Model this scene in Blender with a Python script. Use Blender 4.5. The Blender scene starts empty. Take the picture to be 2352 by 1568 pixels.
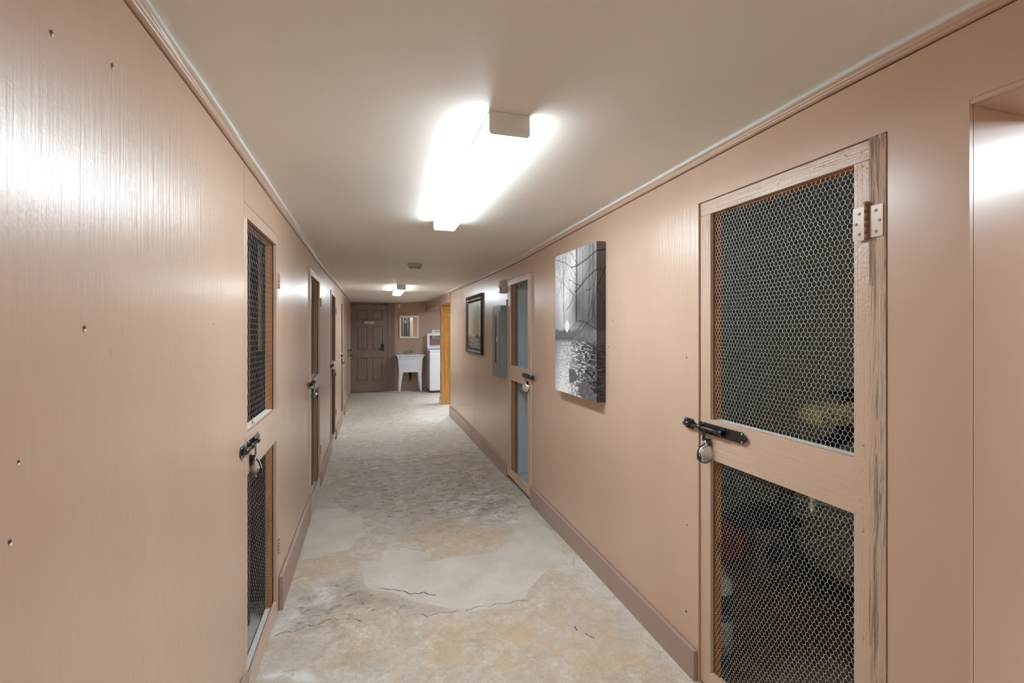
import bpy, bmesh, math, random
import numpy as np
from mathutils import Vector, Matrix, noise as mnoise

C = bpy.context.scene.collection
PI = math.pi
random.seed(7)
rng = np.random.default_rng(5)

# ------------------------------------------------------------------ camera
CAM_Z = 1.46
cam_data = bpy.data.cameras.new('camera')
cam = bpy.data.objects.new('camera', cam_data)
C.objects.link(cam)
cam.location = (0, 0, CAM_Z)
cam.rotation_euler = (PI/2, 0, -math.radians(17.095))
cam_data.sensor_width = 36.0
cam_data.lens = 36.0*1060/2352
cam_data.shift_y = -27.0/2352
cam_data.clip_start = 0.02
bpy.context.scene.camera = cam

# ------------------------------------------------------------------ world, exposure
w = bpy.data.worlds.new('world')
bpy.context.scene.world = w
w.use_nodes = True
w.node_tree.nodes['Background'].inputs[0].default_value = (0.8, 0.85, 1, 1)
w.node_tree.nodes['Background'].inputs[1].default_value = 0.02
vs = bpy.context.scene.view_settings
vs.view_transform = 'Standard'; vs.look = 'None'
vs.exposure = 2.08; vs.gamma = 1.0; vs.use_curve_mapping = False
cy = bpy.context.scene.cycles
cy.use_denoising = True
cy.max_bounces = 14; cy.diffuse_bounces = 8; cy.glossy_bounces = 4
cy.sample_clamp_indirect = 8.0
HALL_LAMP = 11.0         # emission of the hall's fluorescent covers
SIDE_LAMP = 12.0

# ------------------------------------------------------------------ colour + node helpers
def lin(r, g, b):
    f = lambda c: (c/255/12.92) if c/255 <= 0.04045 else ((c/255+0.055)/1.055)**2.4
    return (f(r), f(g), f(b), 1)

def new_mat(name):
    m = bpy.data.materials.new(name); m.use_nodes = True
    nt = m.node_tree
    return m, nt, nt.nodes['Principled BSDF']

def N(nt, t, **kw):
    n = nt.nodes.new(t)
    for k, v in kw.items():
        if k.startswith('i_'):
            n.inputs[k[2:].replace('_', ' ')].default_value = v
        else: setattr(n, k, v)
    return n

def pos_scaled(nt, sx, sy, sz):
    g = N(nt, 'ShaderNodeNewGeometry')
    mp = N(nt, 'ShaderNodeMapping')
    mp.inputs['Scale'].default_value = (sx, sy, sz)
    nt.links.new(g.outputs['Position'], mp.inputs['Vector'])
    return mp.outputs['Vector']

def noise(nt, vec, scale, detail=4, rough=0.55, dist=0.0):
    n = N(nt, 'ShaderNodeTexNoise')
    n.inputs['Scale'].default_value = scale; n.inputs['Detail'].default_value = detail
    n.inputs['Roughness'].default_value = rough; n.inputs['Distortion'].default_value = dist
    if vec is not None: nt.links.new(vec, n.inputs['Vector'])
    return n.outputs['Fac']

def ramp(nt, fac, p0, p1, c0=(0, 0, 0, 1), c1=(1, 1, 1, 1)):
    r = N(nt, 'ShaderNodeValToRGB')
    r.color_ramp.elements[0].position = p0; r.color_ramp.elements[0].color = c0
    r.color_ramp.elements[1].position = p1; r.color_ramp.elements[1].color = c1
    nt.links.new(fac, r.inputs['Fac'])
    return r.outputs['Color']

def mix(nt, fac, a, b, mode='MIX'):
    m = N(nt, 'ShaderNodeMix', data_type='RGBA', blend_type=mode)
    for sock, v in ((0, fac), (6, a), (7, b)):
        if hasattr(v, 'is_linked') or hasattr(v, 'links'): nt.links.new(v, m.inputs[sock])
        else: m.inputs[sock].default_value = v
    return m.outputs[2]

def math_(nt, op, a, b=None, clamp=False):
    m = N(nt, 'ShaderNodeMath', operation=op, use_clamp=clamp)
    for i, v in enumerate((a, b)):
        if v is None: continue
        if hasattr(v, 'links'): nt.links.new(v, m.inputs[i])
        else: m.inputs[i].default_value = v
    return m.outputs[0]

def bump(nt, bsdf, h, strength, dist):
    b = N(nt, 'ShaderNodeBump'); b.inputs['Strength'].default_value = strength; b.inputs['Distance'].default_value = dist
    nt.links.new(h, b.inputs['Height']); nt.links.new(b.outputs[0], bsdf.inputs['Normal'])

def plain(name, col, rough=0.5, metal=0.0, spec=0.5, coat=0.0):
    m, nt, b = new_mat(name)
    b.inputs['Base Color'].default_value = col
    b.inputs['Roughness'].default_value = rough
    b.inputs['Metallic'].default_value = metal
    b.inputs['Specular IOR Level'].default_value = spec
    b.inputs['Coat Weight'].default_value = coat
    v = pos_scaled(nt, 1, 1, 1)
    n = noise(nt, v, 45, 3)
    c = mix(nt, ramp(nt, n, 0.3, 0.75), tuple(x*0.975 for x in col[:3])+(1,), tuple(min(1, x*1.015) for x in col[:3])+(1,))
    nt.links.new(c, b.inputs['Base Color'])
    return m

def paint(name, col, rough=0.4, grain='z', gs=0.35, gd=0.002, spec=0.5, wear=0.0, weather=False):
    """brushed-on oil paint over plywood or planks; the wood grain telegraphs through as relief"""
    m, nt, b = new_mat(name)
    sc = {'z': (70, 70, 2.2), 'y': (60, 2.2, 60), 'x': (2.2, 60, 60), '-': (30, 30, 30)}[grain]
    if weather: sc = tuple(s*1.2 if s > 10 else s*2.2 for s in sc)
    v = pos_scaled(nt, *sc)
    g1 = noise(nt, v, 1.0, 5, 0.6, 0.3)
    g2 = noise(nt, v, 3.2, 3, 0.6)
    big = noise(nt, pos_scaled(nt, 1, 1, .5), 2.2, 3)
    fine = noise(nt, pos_scaled(nt, 1, 1, 1), 130, 3)
    b.inputs['Roughness'].default_value = rough
    b.inputs['Specular IOR Level'].default_value = spec
    dark = tuple(x*0.86 for x in col[:3])+(1,)
    c = mix(nt, ramp(nt, big, 0.25, 0.8), dark, col)
    if weather:
        c = mix(nt, ramp(nt, g1, 0.28, 0.42, (1, 1, 1, 1), (0, 0, 0, 1)), c, tuple(x*0.82 for x in col[:3])+(1,))
    if wear > 0:
        wn = noise(nt, pos_scaled(nt, 60, 60, 10), 1, 4, 0.7)
        wm = ramp(nt, wn, 0.30-wear*0.1, 0.36, (1, 1, 1, 1), (0, 0, 0, 1))
        sp = noise(nt, pos_scaled(nt, 1, 1, 1), 3, 2)
        wm2 = math_(nt, 'MULTIPLY', wm, ramp(nt, sp, 0.5, 0.6))
        c = mix(nt, math_(nt, 'MULTIPLY', wm2, .75), c, tuple(x*0.45 for x in col[:3])+(1,))
    nt.links.new(c, b.inputs['Base Color'])
    h = math_(nt, 'ADD', math_(nt, 'MULTIPLY', g1, 0.7), math_(nt, 'MULTIPLY', g2, 0.3))
    # sanded and unsanded stretches of the plywood
    region = ramp(nt, noise(nt, pos_scaled(nt, 1.6, 1.6, .3), 1.3, 2), 0.38, 0.66, (.25, .25, .25, 1))
    h = math_(nt, 'MULTIPLY', h, region) if not weather else h
    h = math_(nt, 'ADD', h, math_(nt, 'MULTIPLY', fine, 0.10))
    if weather:
        cr = ramp(nt, g1, 0.30, 0.45)
        h = math_(nt, 'ADD', h, math_(nt, 'MULTIPLY', cr, 0.7))
    bump(nt, b, h, gs, gd)
    b.inputs['Coat Weight'].default_value = 1.0 if rough < .41 else 0.2
    b.inputs['Coat Roughness'].default_value = 0.28
    nt.links.new(b.inputs['Normal'].links[0].from_socket, b.inputs['Coat Normal'])
    return m

def wood(name, c0, c1, grain='z', rough=0.55, knots=True, coat=0.0):
    m, nt, b = new_mat(name)
    sc = {'z': (26, 26, 1.6), 'y': (26, 1.6, 26), 'x': (1.6, 26, 26)}[grain]
    v = pos_scaled(nt, *sc)
    g = noise(nt, v, 1.0, 6, 0.65, 1.2)
    c = ramp(nt, g, 0.32, 0.68, c0, c1)
    if knots:
        k = N(nt, 'ShaderNodeTexVoronoi'); k.inputs['Scale'].default_value = 1.0
        sc2 = {'z': (9, 9, 3.5), 'y': (9, 3.5, 9), 'x': (3.5, 9, 9)}[grain]
        nt.links.new(pos_scaled(nt, *sc2), k.inputs['Vector'])
        km = ramp(nt, k.outputs['Distance'], 0.06, 0.16, (1, 1, 1, 1), (0, 0, 0, 1))
        c = mix(nt, math_(nt, 'MULTIPLY', km, .8), c, tuple(x*0.35 for x in c0[:3])+(1,))
    nt.links.new(c, b.inputs['Base Color'])
    b.inputs['Roughness'].default_value = rough
    b.inputs['Coat Weight'].default_value = coat
    b.inputs['Coat Roughness'].default_value = 0.25
    bump(nt, b, g, 0.25, 0.002)
    return m

WALLC = lin(213, 182, 157)
M = {}
M['wall'] = paint('wall_paint', WALLC, 0.40, 'z', 0.75, 0.0032, 0.5, wear=0.35)
M['wall_smooth'] = paint('wall_paint_smooth', lin(211, 180, 155), 0.38, '-', 0.20, 0.0015, 0.5)
M['board_z'] = paint('board_paint_upright', lin(217, 187, 163), 0.40, 'z', 1.0, 0.013, 0.5, weather=False)
M['board_y'] = paint('board_paint_level', lin(217, 187, 163), 0.40, 'y', 1.0, 0.009, 0.5, weather=False)
M['post'] = paint('weathered_post_paint', lin(217, 187, 163), 0.42, 'z', 1.0, 0.012, 0.5, weather=True)
M['trim'] = paint('trim_paint', lin(207, 175, 150), 0.38, 'y', 0.1, 0.001)
M['groove'] = plain('groove_dark', lin(84, 56, 44), 0.8)
M['bead'] = plain('white_bead_paint', lin(226, 228, 224), 0.6)
M['base'] = paint('baseboard_paint', lin(176, 151, 138), 0.42, 'y', 0.2, 0.001)
M['brown'] = paint('brown_door_paint', lin(132, 110, 99), 0.42, '-', 0.10, 0.001)
M['endwall'] = paint('end_wall_paint', lin(182, 152, 133), 0.42, '-', 0.15, 0.0015)
M['rawwood'] = wood('raw_orange_wood', lin(150, 92, 40), lin(205, 142, 72))
M['rawwood_y'] = wood('raw_orange_wood_level', lin(150, 92, 40), lin(205, 142, 72), 'y')
M['palewood'] = wood('pale_wood', lin(196, 168, 120), lin(222, 200, 158), 'z', 0.6, False)
M['darkwood'] = wood('dark_brown_wood', lin(52, 34, 26), lin(98, 66, 46), 'z', 0.6, False)
M['tanwood'] = wood('tan_wood', lin(130, 96, 66), lin(176, 138, 98), 'z', 0.6, False)
M['column'] = wood('varnished_pine', lin(186, 124, 58), lin(230, 174, 100), 'z', 0.35, False, coat=0.5)
M['whitewash'] = plain('whitewashed_wood', lin(240, 236, 228), 0.6)
M['wire'] = plain('galvanised_wire', lin(215, 214, 211), 0.42, 0.25)
M['wire_brown'] = plain('rusty_painted_wire', lin(140, 112, 92), 0.6, 0.1)
M['iron'] = plain('black_iron', lin(84, 80, 82), 0.24, 0.8)
M['steel'] = plain('brushed_steel', lin(226, 224, 220), 0.36, 0.75)
M['chrome'] = plain('chrome', lin(215, 215, 218), 0.12, 1.0)
M['black'] = plain('black_plastic', lin(22, 22, 24), 0.4)
M['rubber'] = plain('black_rubber', lin(18, 18, 19), 0.65)
M['white'] = plain('white_enamel', lin(226, 229, 234), 0.3)
M['tubwhite'] = plain('white_moulded_plastic', lin(206, 210, 216), 0.4)
M['cream'] = plain('cream_frame_paint', lin(224, 222, 205), 0.4)
M['fixture'] = plain('fixture_enamel', lin(238, 240, 238), 0.45)
M['greyplastic'] = plain('off_white_plastic', lin(200, 192, 182), 0.5)
M['panelgrey'] = plain('grey_enamel', lin(138, 146, 148), 0.34)
M['paneldark'] = plain('dark_recess', lin(40, 34, 34), 0.4)
M['void'] = plain('dark_void', lin(30, 28, 27), 0.8)
M['darkgrey'] = plain('dark_grey_plastic', lin(66, 66, 68), 0.5)
M['blackframe'] = plain('black_frame_lacquer', lin(38, 34, 36), 0.22, coat=0.4)
M['red'] = plain('red_fabric', lin(190, 18, 22), 0.6)
M['redlens'] = plain('red_lens', lin(190, 60, 48), 0.15)
M['greybox'] = plain('grey_plastic', lin(150, 150, 148), 0.5)
M['lockergrey'] = plain('locker_grey_paint', lin(222, 225, 221), 0.7)
M['bluegrey'] = plain('blue_grey_board', lin(168, 182, 186), 0.6)
M['foam'] = plain('white_foam_board', lin(205, 216, 226), 0.7)
M['yellowfoam'] = plain('yellow_foam', lin(190, 178, 128), 0.8)
M['blue'] = plain('blue_plastic', lin(34, 92, 124), 0.4)
M['navy'] = plain('navy_label', lin(20, 22, 44), 0.4)
M['green'] = plain('green_print', lin(110, 160, 40), 0.5)
M['label'] = plain('pale_label', lin(206, 208, 204), 0.5)
M['paper'] = plain('white_paper', lin(232, 232, 234), 0.7)
M['ink'] = plain('dark_ink', lin(50, 50, 56), 0.7)
M['tanring'] = plain('tan_tape', lin(180, 150, 118), 0.7)
M['yellow'] = plain('yellow_plastic', lin(236, 206, 30), 0.4)
M['paintbrass'] = plain('part_painted_brass', lin(150, 112, 84), 0.35, 0.3)
m, nt, b = new_mat('mirror_glass'); b.inputs['Metallic'].default_value = 1; b.inputs['Roughness'].default_value = 0.02
b.inputs['Base Color'].default_value = (.85, .87, .87, 1); M['mirror'] = m
m, nt, b = new_mat('clear_plastic'); b.inputs['Base Color'].default_value = (.92, .94, .94, 1)
b.inputs['Roughness'].default_value = 0.12; b.inputs['Transmission Weight'].default_value = 0.75; b.inputs['IOR'].default_value = 1.3
M['clear'] = m
def emit(name, col, s):
    m, nt, b = new_mat(name)
    b.inputs['Base Color'].default_value = (.9, .9, .9, 1)
    b.inputs['Emission Color'].default_value = col; b.inputs['Emission Strength'].default_value = s
    return m
M['lamp'] = emit('lit_diffuser', (0.80, 0.92, 1.0, 1), HALL_LAMP)
M['lamp_edge'] = emit('lit_diffuser_edge', (0.80, 0.92, 1.0, 1), HALL_LAMP*0.50)
M['lamp_alcove'] = emit('lit_diffuser_alcove', (0.80, 0.92, 1.0, 1), 24.0)
M['lamp_far'] = emit('lit_diffuser_far', (0.80, 0.92, 1.0, 1), 16.0)
M['lamp_side'] = emit('lit_diffuser_passage', (0.80, 0.92, 1.0, 1), SIDE_LAMP)

# ceiling: warm off-white, rolled
m, nt, b = new_mat('ceiling_paint')
n1 = noise(nt, pos_scaled(nt, 1, 1, 1), 1.2, 4); n2 = noise(nt, pos_scaled(nt, 1, 1, 1), 160, 3)
n3 = noise(nt, pos_scaled(nt, 30, 1.2, 1), 1.0, 3)
nt.links.new(ramp(nt, n1, 0.3, 0.75, lin(236, 230, 222), lin(242, 236, 229)), b.inputs['Base Color'])
b.inputs['Roughness'].default_value = 0.5
bump(nt, b, math_(nt, 'ADD', n2, math_(nt, 'MULTIPLY', n3, .6)), 0.10, 0.002)
M['ceiling'] = m

# ------------------------------------------------------------------ mesh helpers
class MB:
    def __init__(s): s.bm = bmesh.new()
    def box(s, a, b_, bev=0.0, mi=0):
        x0, y0, z0 = [min(p, q) for p, q in zip(a, b_)]; x1, y1, z1 = [max(p, q) for p, q in zip(a, b_)]
        t = bmesh.new()
        vs_ = [t.verts.new(p) for p in ((x0,y0,z0),(x1,y0,z0),(x1,y1,z0),(x0,y1,z0),(x0,y0,z1),(x1,y0,z1),(x1,y1,z1),(x0,y1,z1))]
        for f in ((0,3,2,1),(4,5,6,7),(0,1,5,4),(1,2,6,5),(2,3,7,6),(3,0,4,7)): t.faces.new([vs_[i] for i in f])
        if bev > 0: bmesh.ops.bevel(t, geom=list(t.edges), offset=bev, segments=2, affect='EDGES', profile=0.6)
        s.merge(t, mi); return s
    def merge(s, t, mi=0, mat=None):
        if mat is not None: bmesh.ops.transform(t, matrix=mat, verts=list(t.verts))
        mp = {}
        for v in t.verts: mp[v] = s.bm.verts.new(v.co)
        for f in t.faces:
            try:
                nf = s.bm.faces.new([mp[v] for v in f.verts]); nf.smooth = f.smooth; nf.material_index = mi
            except ValueError: pass
        t.free()
    def prism(s, pts, axis, a0, a1, mi=0, bev=0.0):
        """polygon pts (2-D, the other two axes in order) extruded along axis 'x','y','z'"""
        t = bmesh.new()
        def P(p, a):
            return {'x': (a, p[0], p[1]), 'y': (p[0], a, p[1]), 'z': (p[0], p[1], a)}[axis]
        A = [t.verts.new(P(p, a0)) for p in pts]; B = [t.verts.new(P(p, a1)) for p in pts]
        n = len(pts)
        t.faces.new(A); t.faces.new(B[::-1])
        for i in range(n): t.faces.new((A[i], B[i], B[(i+1) % n], A[(i+1) % n]))
        bmesh.ops.recalc_face_normals(t, faces=list(t.faces))
        if bev > 0: bmesh.ops.bevel(t, geom=list(t.edges), offset=bev, segments=2, affect='EDGES')
        s.merge(t, mi); return s
    def tube(s, pts, r, seg=10, mi=0, closed=False, caps=True):
        pts = [Vector(p) for p in pts]; n = len(pts)
        rr = r if isinstance(r, (list, tuple)) else [r]*n
        t = bmesh.new(); rings = []
        prev = None
        for i, p in enumerate(pts):
            if closed: d = pts[(i+1) % n]-pts[i-1]
            else: d = pts[min(i+1, n-1)]-pts[max(i-1, 0)]
            d.normalize()
            if prev is None:
                up = Vector((0, 0, 1)) if abs(d.z) < 0.9 else Vector((1, 0, 0))
                u = d.cross(up).normalized()
            else: u = (prev-d*prev.dot(d)).normalized()
            prev = u; v = d.cross(u)
            rings.append([t.verts.new(p+(u*math.cos(a)+v*math.sin(a))*rr[i]) for a in [2*PI*k/seg for k in range(seg)]])
        m_ = n if closed else n-1
        for i in range(m_):
            A, B = rings[i], rings[(i+1) % n]
            for k in range(seg):
                f = t.faces.new((A[k], A[(k+1) % seg], B[(k+1) % seg], B[k])); f.smooth = True
        if caps and not closed:
            t.faces.new(rings[0][::-1]); t.faces.new(rings[-1])
        s.merge(t, mi); return s
    def lathe(s, prof, mat=None, seg=24, mi=0):
        """profile [(r,z)...] about z, placed by matrix"""
        t = bmesh.new(); rings = []
        for r, z in prof:
            if r < 1e-6: rings.append([t.verts.new((0, 0, z))])
            else: rings.append([t.verts.new((r*math.cos(2*PI*k/seg), r*math.sin(2*PI*k/seg), z)) for k in range(seg)])
        for A, B in zip(rings, rings[1:]):
            for k in range(seg):
                a = A[k % len(A)], A[(k+1) % len(A)]; b2 = B[k % len(B)], B[(k+1) % len(B)]
                vs_ = []
                for q in (a[0], a[1], b2[1], b2[0]):
                    if q not in vs_: vs_.append(q)
                if len(vs_) > 2:
                    f = t.faces.new(vs_); f.smooth = True
        bmesh.ops.recalc_face_normals(t, faces=list(t.faces))
        s.merge(t, mi, mat); return s

def root_loc(p):
    v = Vector((0, 0, 0))
    while p is not None:
        v += Vector(p.location); p = p.parent
    return v

def obj(name, mb, mats, parent=None, kind=None, label=None, smooth=False):
    """links the shape as one mesh object; coordinates were given in world space"""
    if isinstance(mb, MB):
        me = bpy.data.meshes.new(name); mb.bm.to_mesh(me); mb.bm.free()
    else: me = mb
    if parent is not None:
        off = root_loc(parent)
        if off.length > 0: me.transform(Matrix.Translation(-off))
    for mt in (mats if isinstance(mats, (list, tuple)) else [mats]): me.materials.append(M[mt] if isinstance(mt, str) else mt)
    o = bpy.data.objects.new(name, me); C.objects.link(o)
    if parent is not None: o.parent = parent
    if kind: o['kind'] = kind
    if label: o['label'] = label
    if smooth:
        for p in me.polygons: p.use_smooth = True
    return o

def tag(o, label, cat, group=None):
    o['label'] = label; o['category'] = cat
    if group: o['group'] = group
    return o
def thing(name, loc, label, cat, group=None, kind=None):
    o = bpy.data.objects.new(name, None); o.empty_display_size = 0.1; C.objects.link(o); o.location = loc
    tag(o, label, cat, group)
    if kind: o['kind'] = kind
    bpy.context.view_layer.update()
    return o
def struct(name, mb, mats, label=None):
    o = obj(name, mb, mats, kind='structure')
    if label: o['label'] = label
    return o

def interp(tab, y): return float(np.interp(y, [t[0] for t in tab], [t[1] for t in tab]))
CL = [(-5, 2.131), (1.6, 2.133), (2.5, 2.121), (3.8, 2.113), (4.4, 2.104), (5.7, 2.107), (8.3, 2.125), (11.6, 2.105)]
CR = [(-5, 2.20), (0.96, 2.192), (2.0, 2.17), (3.27, 2.139), (3.96, 2.118), (5.9, 2.112), (7.8, 2.121), (11.6, 2.145)]
def LX(y): return -0.455 + 0.025*min(max((y-6.5)/5.0, 0), 1)
RX = 1.305
def ceil_z(x, y):
    t = min(max((x-0.55)/(1.3-0.55), 0), 1); t = t*t*(3-2*t)
    return interp(CL, y)*(1-t)+interp(CR, y)*t
Y0, Y1 = -4.5, 11.4        # hall's two ends
OPEN = (-0.95, 0.698)      # opening of the side passage in the right wall
ALC = 7.80                 # right wall stops here, laundry alcove beyond

# ------------------------------------------------------------------ floor with its old patches
def px_floor(poly): return poly
def sdist(px, py, poly):
    """signed distance (positive inside) from points to polygon, vectorised"""
    n = len(poly); d = np.full(px.shape, 1e9); ins = np.zeros(px.shape, bool)
    for i in range(n):
        ax, ay = poly[i]; bx, by = poly[(i+1) % n]
        ex, ey = bx-ax, by-ay; L2 = ex*ex+ey*ey+1e-12
        t = np.clip(((px-ax)*ex+(py-ay)*ey)/L2, 0, 1)
        d = np.minimum(d, np.hypot(px-ax-t*ex, py-ay-t*ey))
        c = (ay > py) != (by > py)
        with np.errstate(divide='ignore', invalid='ignore'):
            xx = ax+(py-ay)*ex/(ey if abs(ey) > 1e-12 else 1e-12)
        ins ^= (c & (px < xx))
    return np.where(ins, d, -d)
# outlines on the floor in metres (x across the hall, y along it)
FLOOR_PATCH = [('tanpaleall', 2, 0.15, 0.55, [(-0.456, 2.137), (-0.425, 3.415), (1.332, 2.809), (1.291, 1.6)]), ('front_tan', 2, 0.12, 0.95, [(0.326, 2.418), (0.766, 2.302), (1.339, 2.414), (1.293, 1.842), (1.242, 1.619), (0.086, 1.975), (0.163, 2.32)]), ('mid_tan', 2, 0.1, 0.95, [(0.284, 3.568), (0.677, 3.531), (0.914, 3.374), (1.076, 2.953), (0.759, 2.804), (0.367, 2.925), (0.139, 3.176)]), ('left_tan', 2, 0.06, 0.9, [(-0.475, 3.128), (-0.24, 3.17), (-0.082, 3.181), (-0.126, 2.967), (-0.353, 2.839), (-0.451, 2.824)]), ('dark1', 1, 0.25, 0.9, [(-0.415, 4.714), (-0.434, 5.855), (0.247, 5.646), (1.278, 5.538), (1.33, 3.819), (0.945, 3.364), (0.305, 3.442), (-0.169, 3.972)]), ('dark2', 1, 0.12, 1.0, [(0.412, 4.214), (0.976, 4.42), (1.33, 3.819), (1.089, 3.493), (0.542, 3.53)]), ('dark3', 1, 0.3, 0.6, [(-0.414, 6.527), (-0.381, 8.965), (0.403, 9.235), (0.619, 7.786), (0.898, 6.673), (1.158, 6.044), (0.74, 5.494), (-0.247, 5.797)]), ('dark4', 1, 0.05, 0.75, [(-0.423, 2.648), (-0.353, 2.839), (-0.099, 2.906), (-0.012, 2.757), (0.114, 2.606), (0.328, 2.437), (0.021, 2.473), (-0.187, 2.463), (-0.383, 2.454)]), ('dark5', 1, 0.4, 0.45, [(-0.412, 8.103), (-0.415, 10.375), (0.094, 10.911), (0.662, 10.044), (0.687, 7.765)]), ('pale1', 3, 0.05, 0.9, [(-0.442, 2.578), (-0.311, 2.873), (-0.122, 2.863), (-0.174, 2.571), (-0.347, 2.477), (-0.437, 2.437)]), ('pale2', 3, 0.02, 1.3, [(-0.452, 2.14), (-0.372, 2.169), (-0.266, 2.142), (-0.198, 2.062)]), ('pale3', 3, 0.1, 0.8, [(1.152, 2.683), (1.332, 2.809), (1.309, 1.934), (1.286, 1.621), (1.269, 1.946)]), ('pale4', 3, 0.1, 0.8, [(0.583, 4.048), (1.038, 4.141), (1.233, 3.541), (1.15, 3.301), (0.647, 3.375)]), ('pale5', 3, 0.3, 0.9, [(0.748, 9.408), (1.301, 7.989), (1.172, 7.033), (0.738, 7.557)]), ('patchA', 0, 0.012, 1, [(-0.073, 3.049), (0.079, 3.014), (0.141, 2.938), (0.326, 2.926), (0.509, 2.951), (0.707, 2.939), (0.94, 2.917), (1.098, 3.015), (1.233, 2.872), (1.168, 2.707), (1.047, 2.606), (0.898, 2.501), (0.817, 2.382), (0.661, 2.354), (0.519, 2.351), (0.352, 2.442), (0.204, 2.57), (0.115, 2.641), (0.0, 2.73), (-0.029, 2.81), (-0.038, 2.94)]), ('patchA2', 0, 0.05, 0.85, [(0.762, 2.922), (0.974, 3.124), (1.183, 3.557), (1.272, 3.392), (1.258, 2.931), (1.185, 2.761), (1.004, 2.758)]), ('patchB', 0, 0.02, 1, [(-0.435, 4.073), (-0.205, 4.032), (-0.064, 3.759), (-0.054, 3.476), (-0.138, 3.249), (-0.294, 3.186), (-0.419, 3.167), (-0.428, 3.555)]), ('patchC', 0, 0.02, 1, [(0.082, 3.162), (0.196, 3.191), (0.332, 3.104), (0.342, 2.991), (0.258, 2.914), (0.128, 2.942), (0.058, 3.02)]), ('far', 0, 0.15, 0.9, [(0.839, 9.99), (1.509, 10.476), (1.452, 8.913), (1.253, 7.513), (0.764, 7.821)])]
def floor_z(x, y):
    l = np.interp(y, [0, 5.5, 7, 8.5, 12], [0, 0, -0.03, -0.05, -0.03])
    t = np.clip((x+0.43)/0.9, 0, 1)
    return l*(1-t)
def build_floor():
    xs = np.concatenate([np.arange(-1.6, -0.47, 0.25), np.arange(-0.46, 1.34, 0.015), np.arange(1.4, 4.3, 0.12)])
    ys = np.concatenate([np.arange(-4.6, 1.2, 0.2), np.arange(1.2, 6.0, 0.015), np.arange(6.0, 11.7, 0.03)])
    X, Y = np.meshgrid(xs, ys)
    ny, nx = X.shape
    Z = floor_z(X, Y)+0.003*np.sin(X*5+1)*np.sin(Y*3.1)
    co = np.stack([X, Y, Z], -1).reshape(-1, 3)
    idx = np.arange(nx*ny).reshape(ny, nx)
    f = np.stack([idx[:-1, :-1], idx[:-1, 1:], idx[1:, 1:], idx[1:, :-1]], -1).reshape(-1, 4)
    me = bpy.data.meshes.new('floor'); me.from_pydata(co.tolist(), [], f.tolist())
    # wobble the outlines so that the patch edges are ragged
    def wob(s, seed):
        r = np.random.default_rng(seed); o = np.zeros_like(X)
        for k in range(9):
            a = r.uniform(0, 2*PI); fr = r.uniform(4, 30)*s; ph = r.uniform(0, 6.3)
            o += np.sin((X*math.cos(a)+Y*math.sin(a))*fr+ph)/(1+fr*0.12)
        return o
    wx = wob(1, 1)*0.010; wy = wob(1, 2)*0.018
    ch = np.zeros((4,)+X.shape)
    for name, c, soft, amt, poly in FLOOR_PATCH:
        d = sdist(X+wx*(2 if soft > .05 else 1), Y+wy*(2 if soft > .05 else 1), poly)
        v = np.clip(0.5+d/(2*soft), 0, 1)*amt
        if c == 0 and amt < 0: ch[0] = ch[0]*(1-np.clip(0.5+d/(2*soft), 0, 1)*-amt)
        else: ch[c] = np.maximum(ch[c], v)
    col = me.color_attributes.new('stain', 'FLOAT_COLOR', 'POINT')
    buf = np.stack([ch[0], ch[1], ch[2], ch[3]], -1).reshape(-1, 4).astype(np.float32)
    col.data.foreach_set('color', buf.ravel())
    for p in me.polygons: p.use_smooth = True
    m, nt, b = new_mat('old_concrete')
    at = N(nt, 'ShaderNodeAttribute', attribute_name='stain')
    sep = N(nt, 'ShaderNodeSeparateColor'); nt.links.new(at.outputs['Color'], sep.inputs[0])
    R_, G_, B_ = sep.outputs[0], sep.outputs[1], sep.outputs[2]; A_ = at.outputs['Alpha']
    P1 = pos_scaled(nt, 1, 1, 1)
    big = noise(nt, P1, 2.3, 5, 0.6, 0.6)
    med = noise(nt, P1, 9, 8, 0.68, 0.8)
    streak = noise(nt, pos_scaled(nt, 4, 6, 1), 1.3, 9, 0.72, 0.4)
    fine = noise(nt, P1, 60, 8, 0.72)
    grit = noise(nt, P1, 260, 3, 0.6)
    base = ramp(nt, med, 0.38, 0.62, lin(190, 173, 152), lin(234, 225, 210))
    base = mix(nt, ramp(nt, big, 0.40, 0.62), base, mix(nt, ramp(nt, streak, 0.35, 0.65), lin(192, 184, 174), lin(230, 226, 220)))
    sp2 = ramp(nt, noise(nt, P1, 34, 10, 0.78, 0.4), 0.44, 0.60)
    base = mix(nt, math_(nt, 'MULTIPLY', sp2, 0.42), base, lin(166, 150, 132))
    wh = ramp(nt, noise(nt, P1, 17, 11, 0.8, 0.4), 0.56, 0.64)
    base = mix(nt, math_(nt, 'MULTIPLY', wh, 0.6), base, lin(236, 232, 224))
    # tan / ochre staining
    tanm = math_(nt, 'MULTIPLY', B_, ramp(nt, noise(nt, P1, 7, 9, 0.75, 0.5), 0.36, 0.66))
    base = mix(nt, tanm, base, mix(nt, fine, lin(194, 160, 122), lin(226, 204, 176)))
    # pale efflorescence
    pm = math_(nt, 'MULTIPLY', A_, ramp(nt, noise(nt, P1, 11, 9, 0.75, 0.6), 0.40, 0.50))
    base = mix(nt, pm, base, lin(236, 234, 229))
    # dark worn bands and speckle
    dm = math_(nt, 'MULTIPLY', G_, ramp(nt, streak, 0.38, 0.58))
    base = mix(nt, dm, base, mix(nt, fine, lin(146, 133, 120), lin(192, 180, 166)))
    dn = ramp(nt, noise(nt, pos_scaled(nt, 1, 1.5, 1), 14, 12, 0.80, 0.6), 0.54, 0.60)
    base = mix(nt, math_(nt, 'MULTIPLY', math_(nt, 'ADD', G_, 0.05, True), dn), base, lin(112, 106, 104))
    # smooth trowelled repairs
    patchc = mix(nt, ramp(nt, noise(nt, P1, 5, 4), 0.3, 0.7), lin(208, 200, 187), lin(224, 217, 207))
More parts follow.
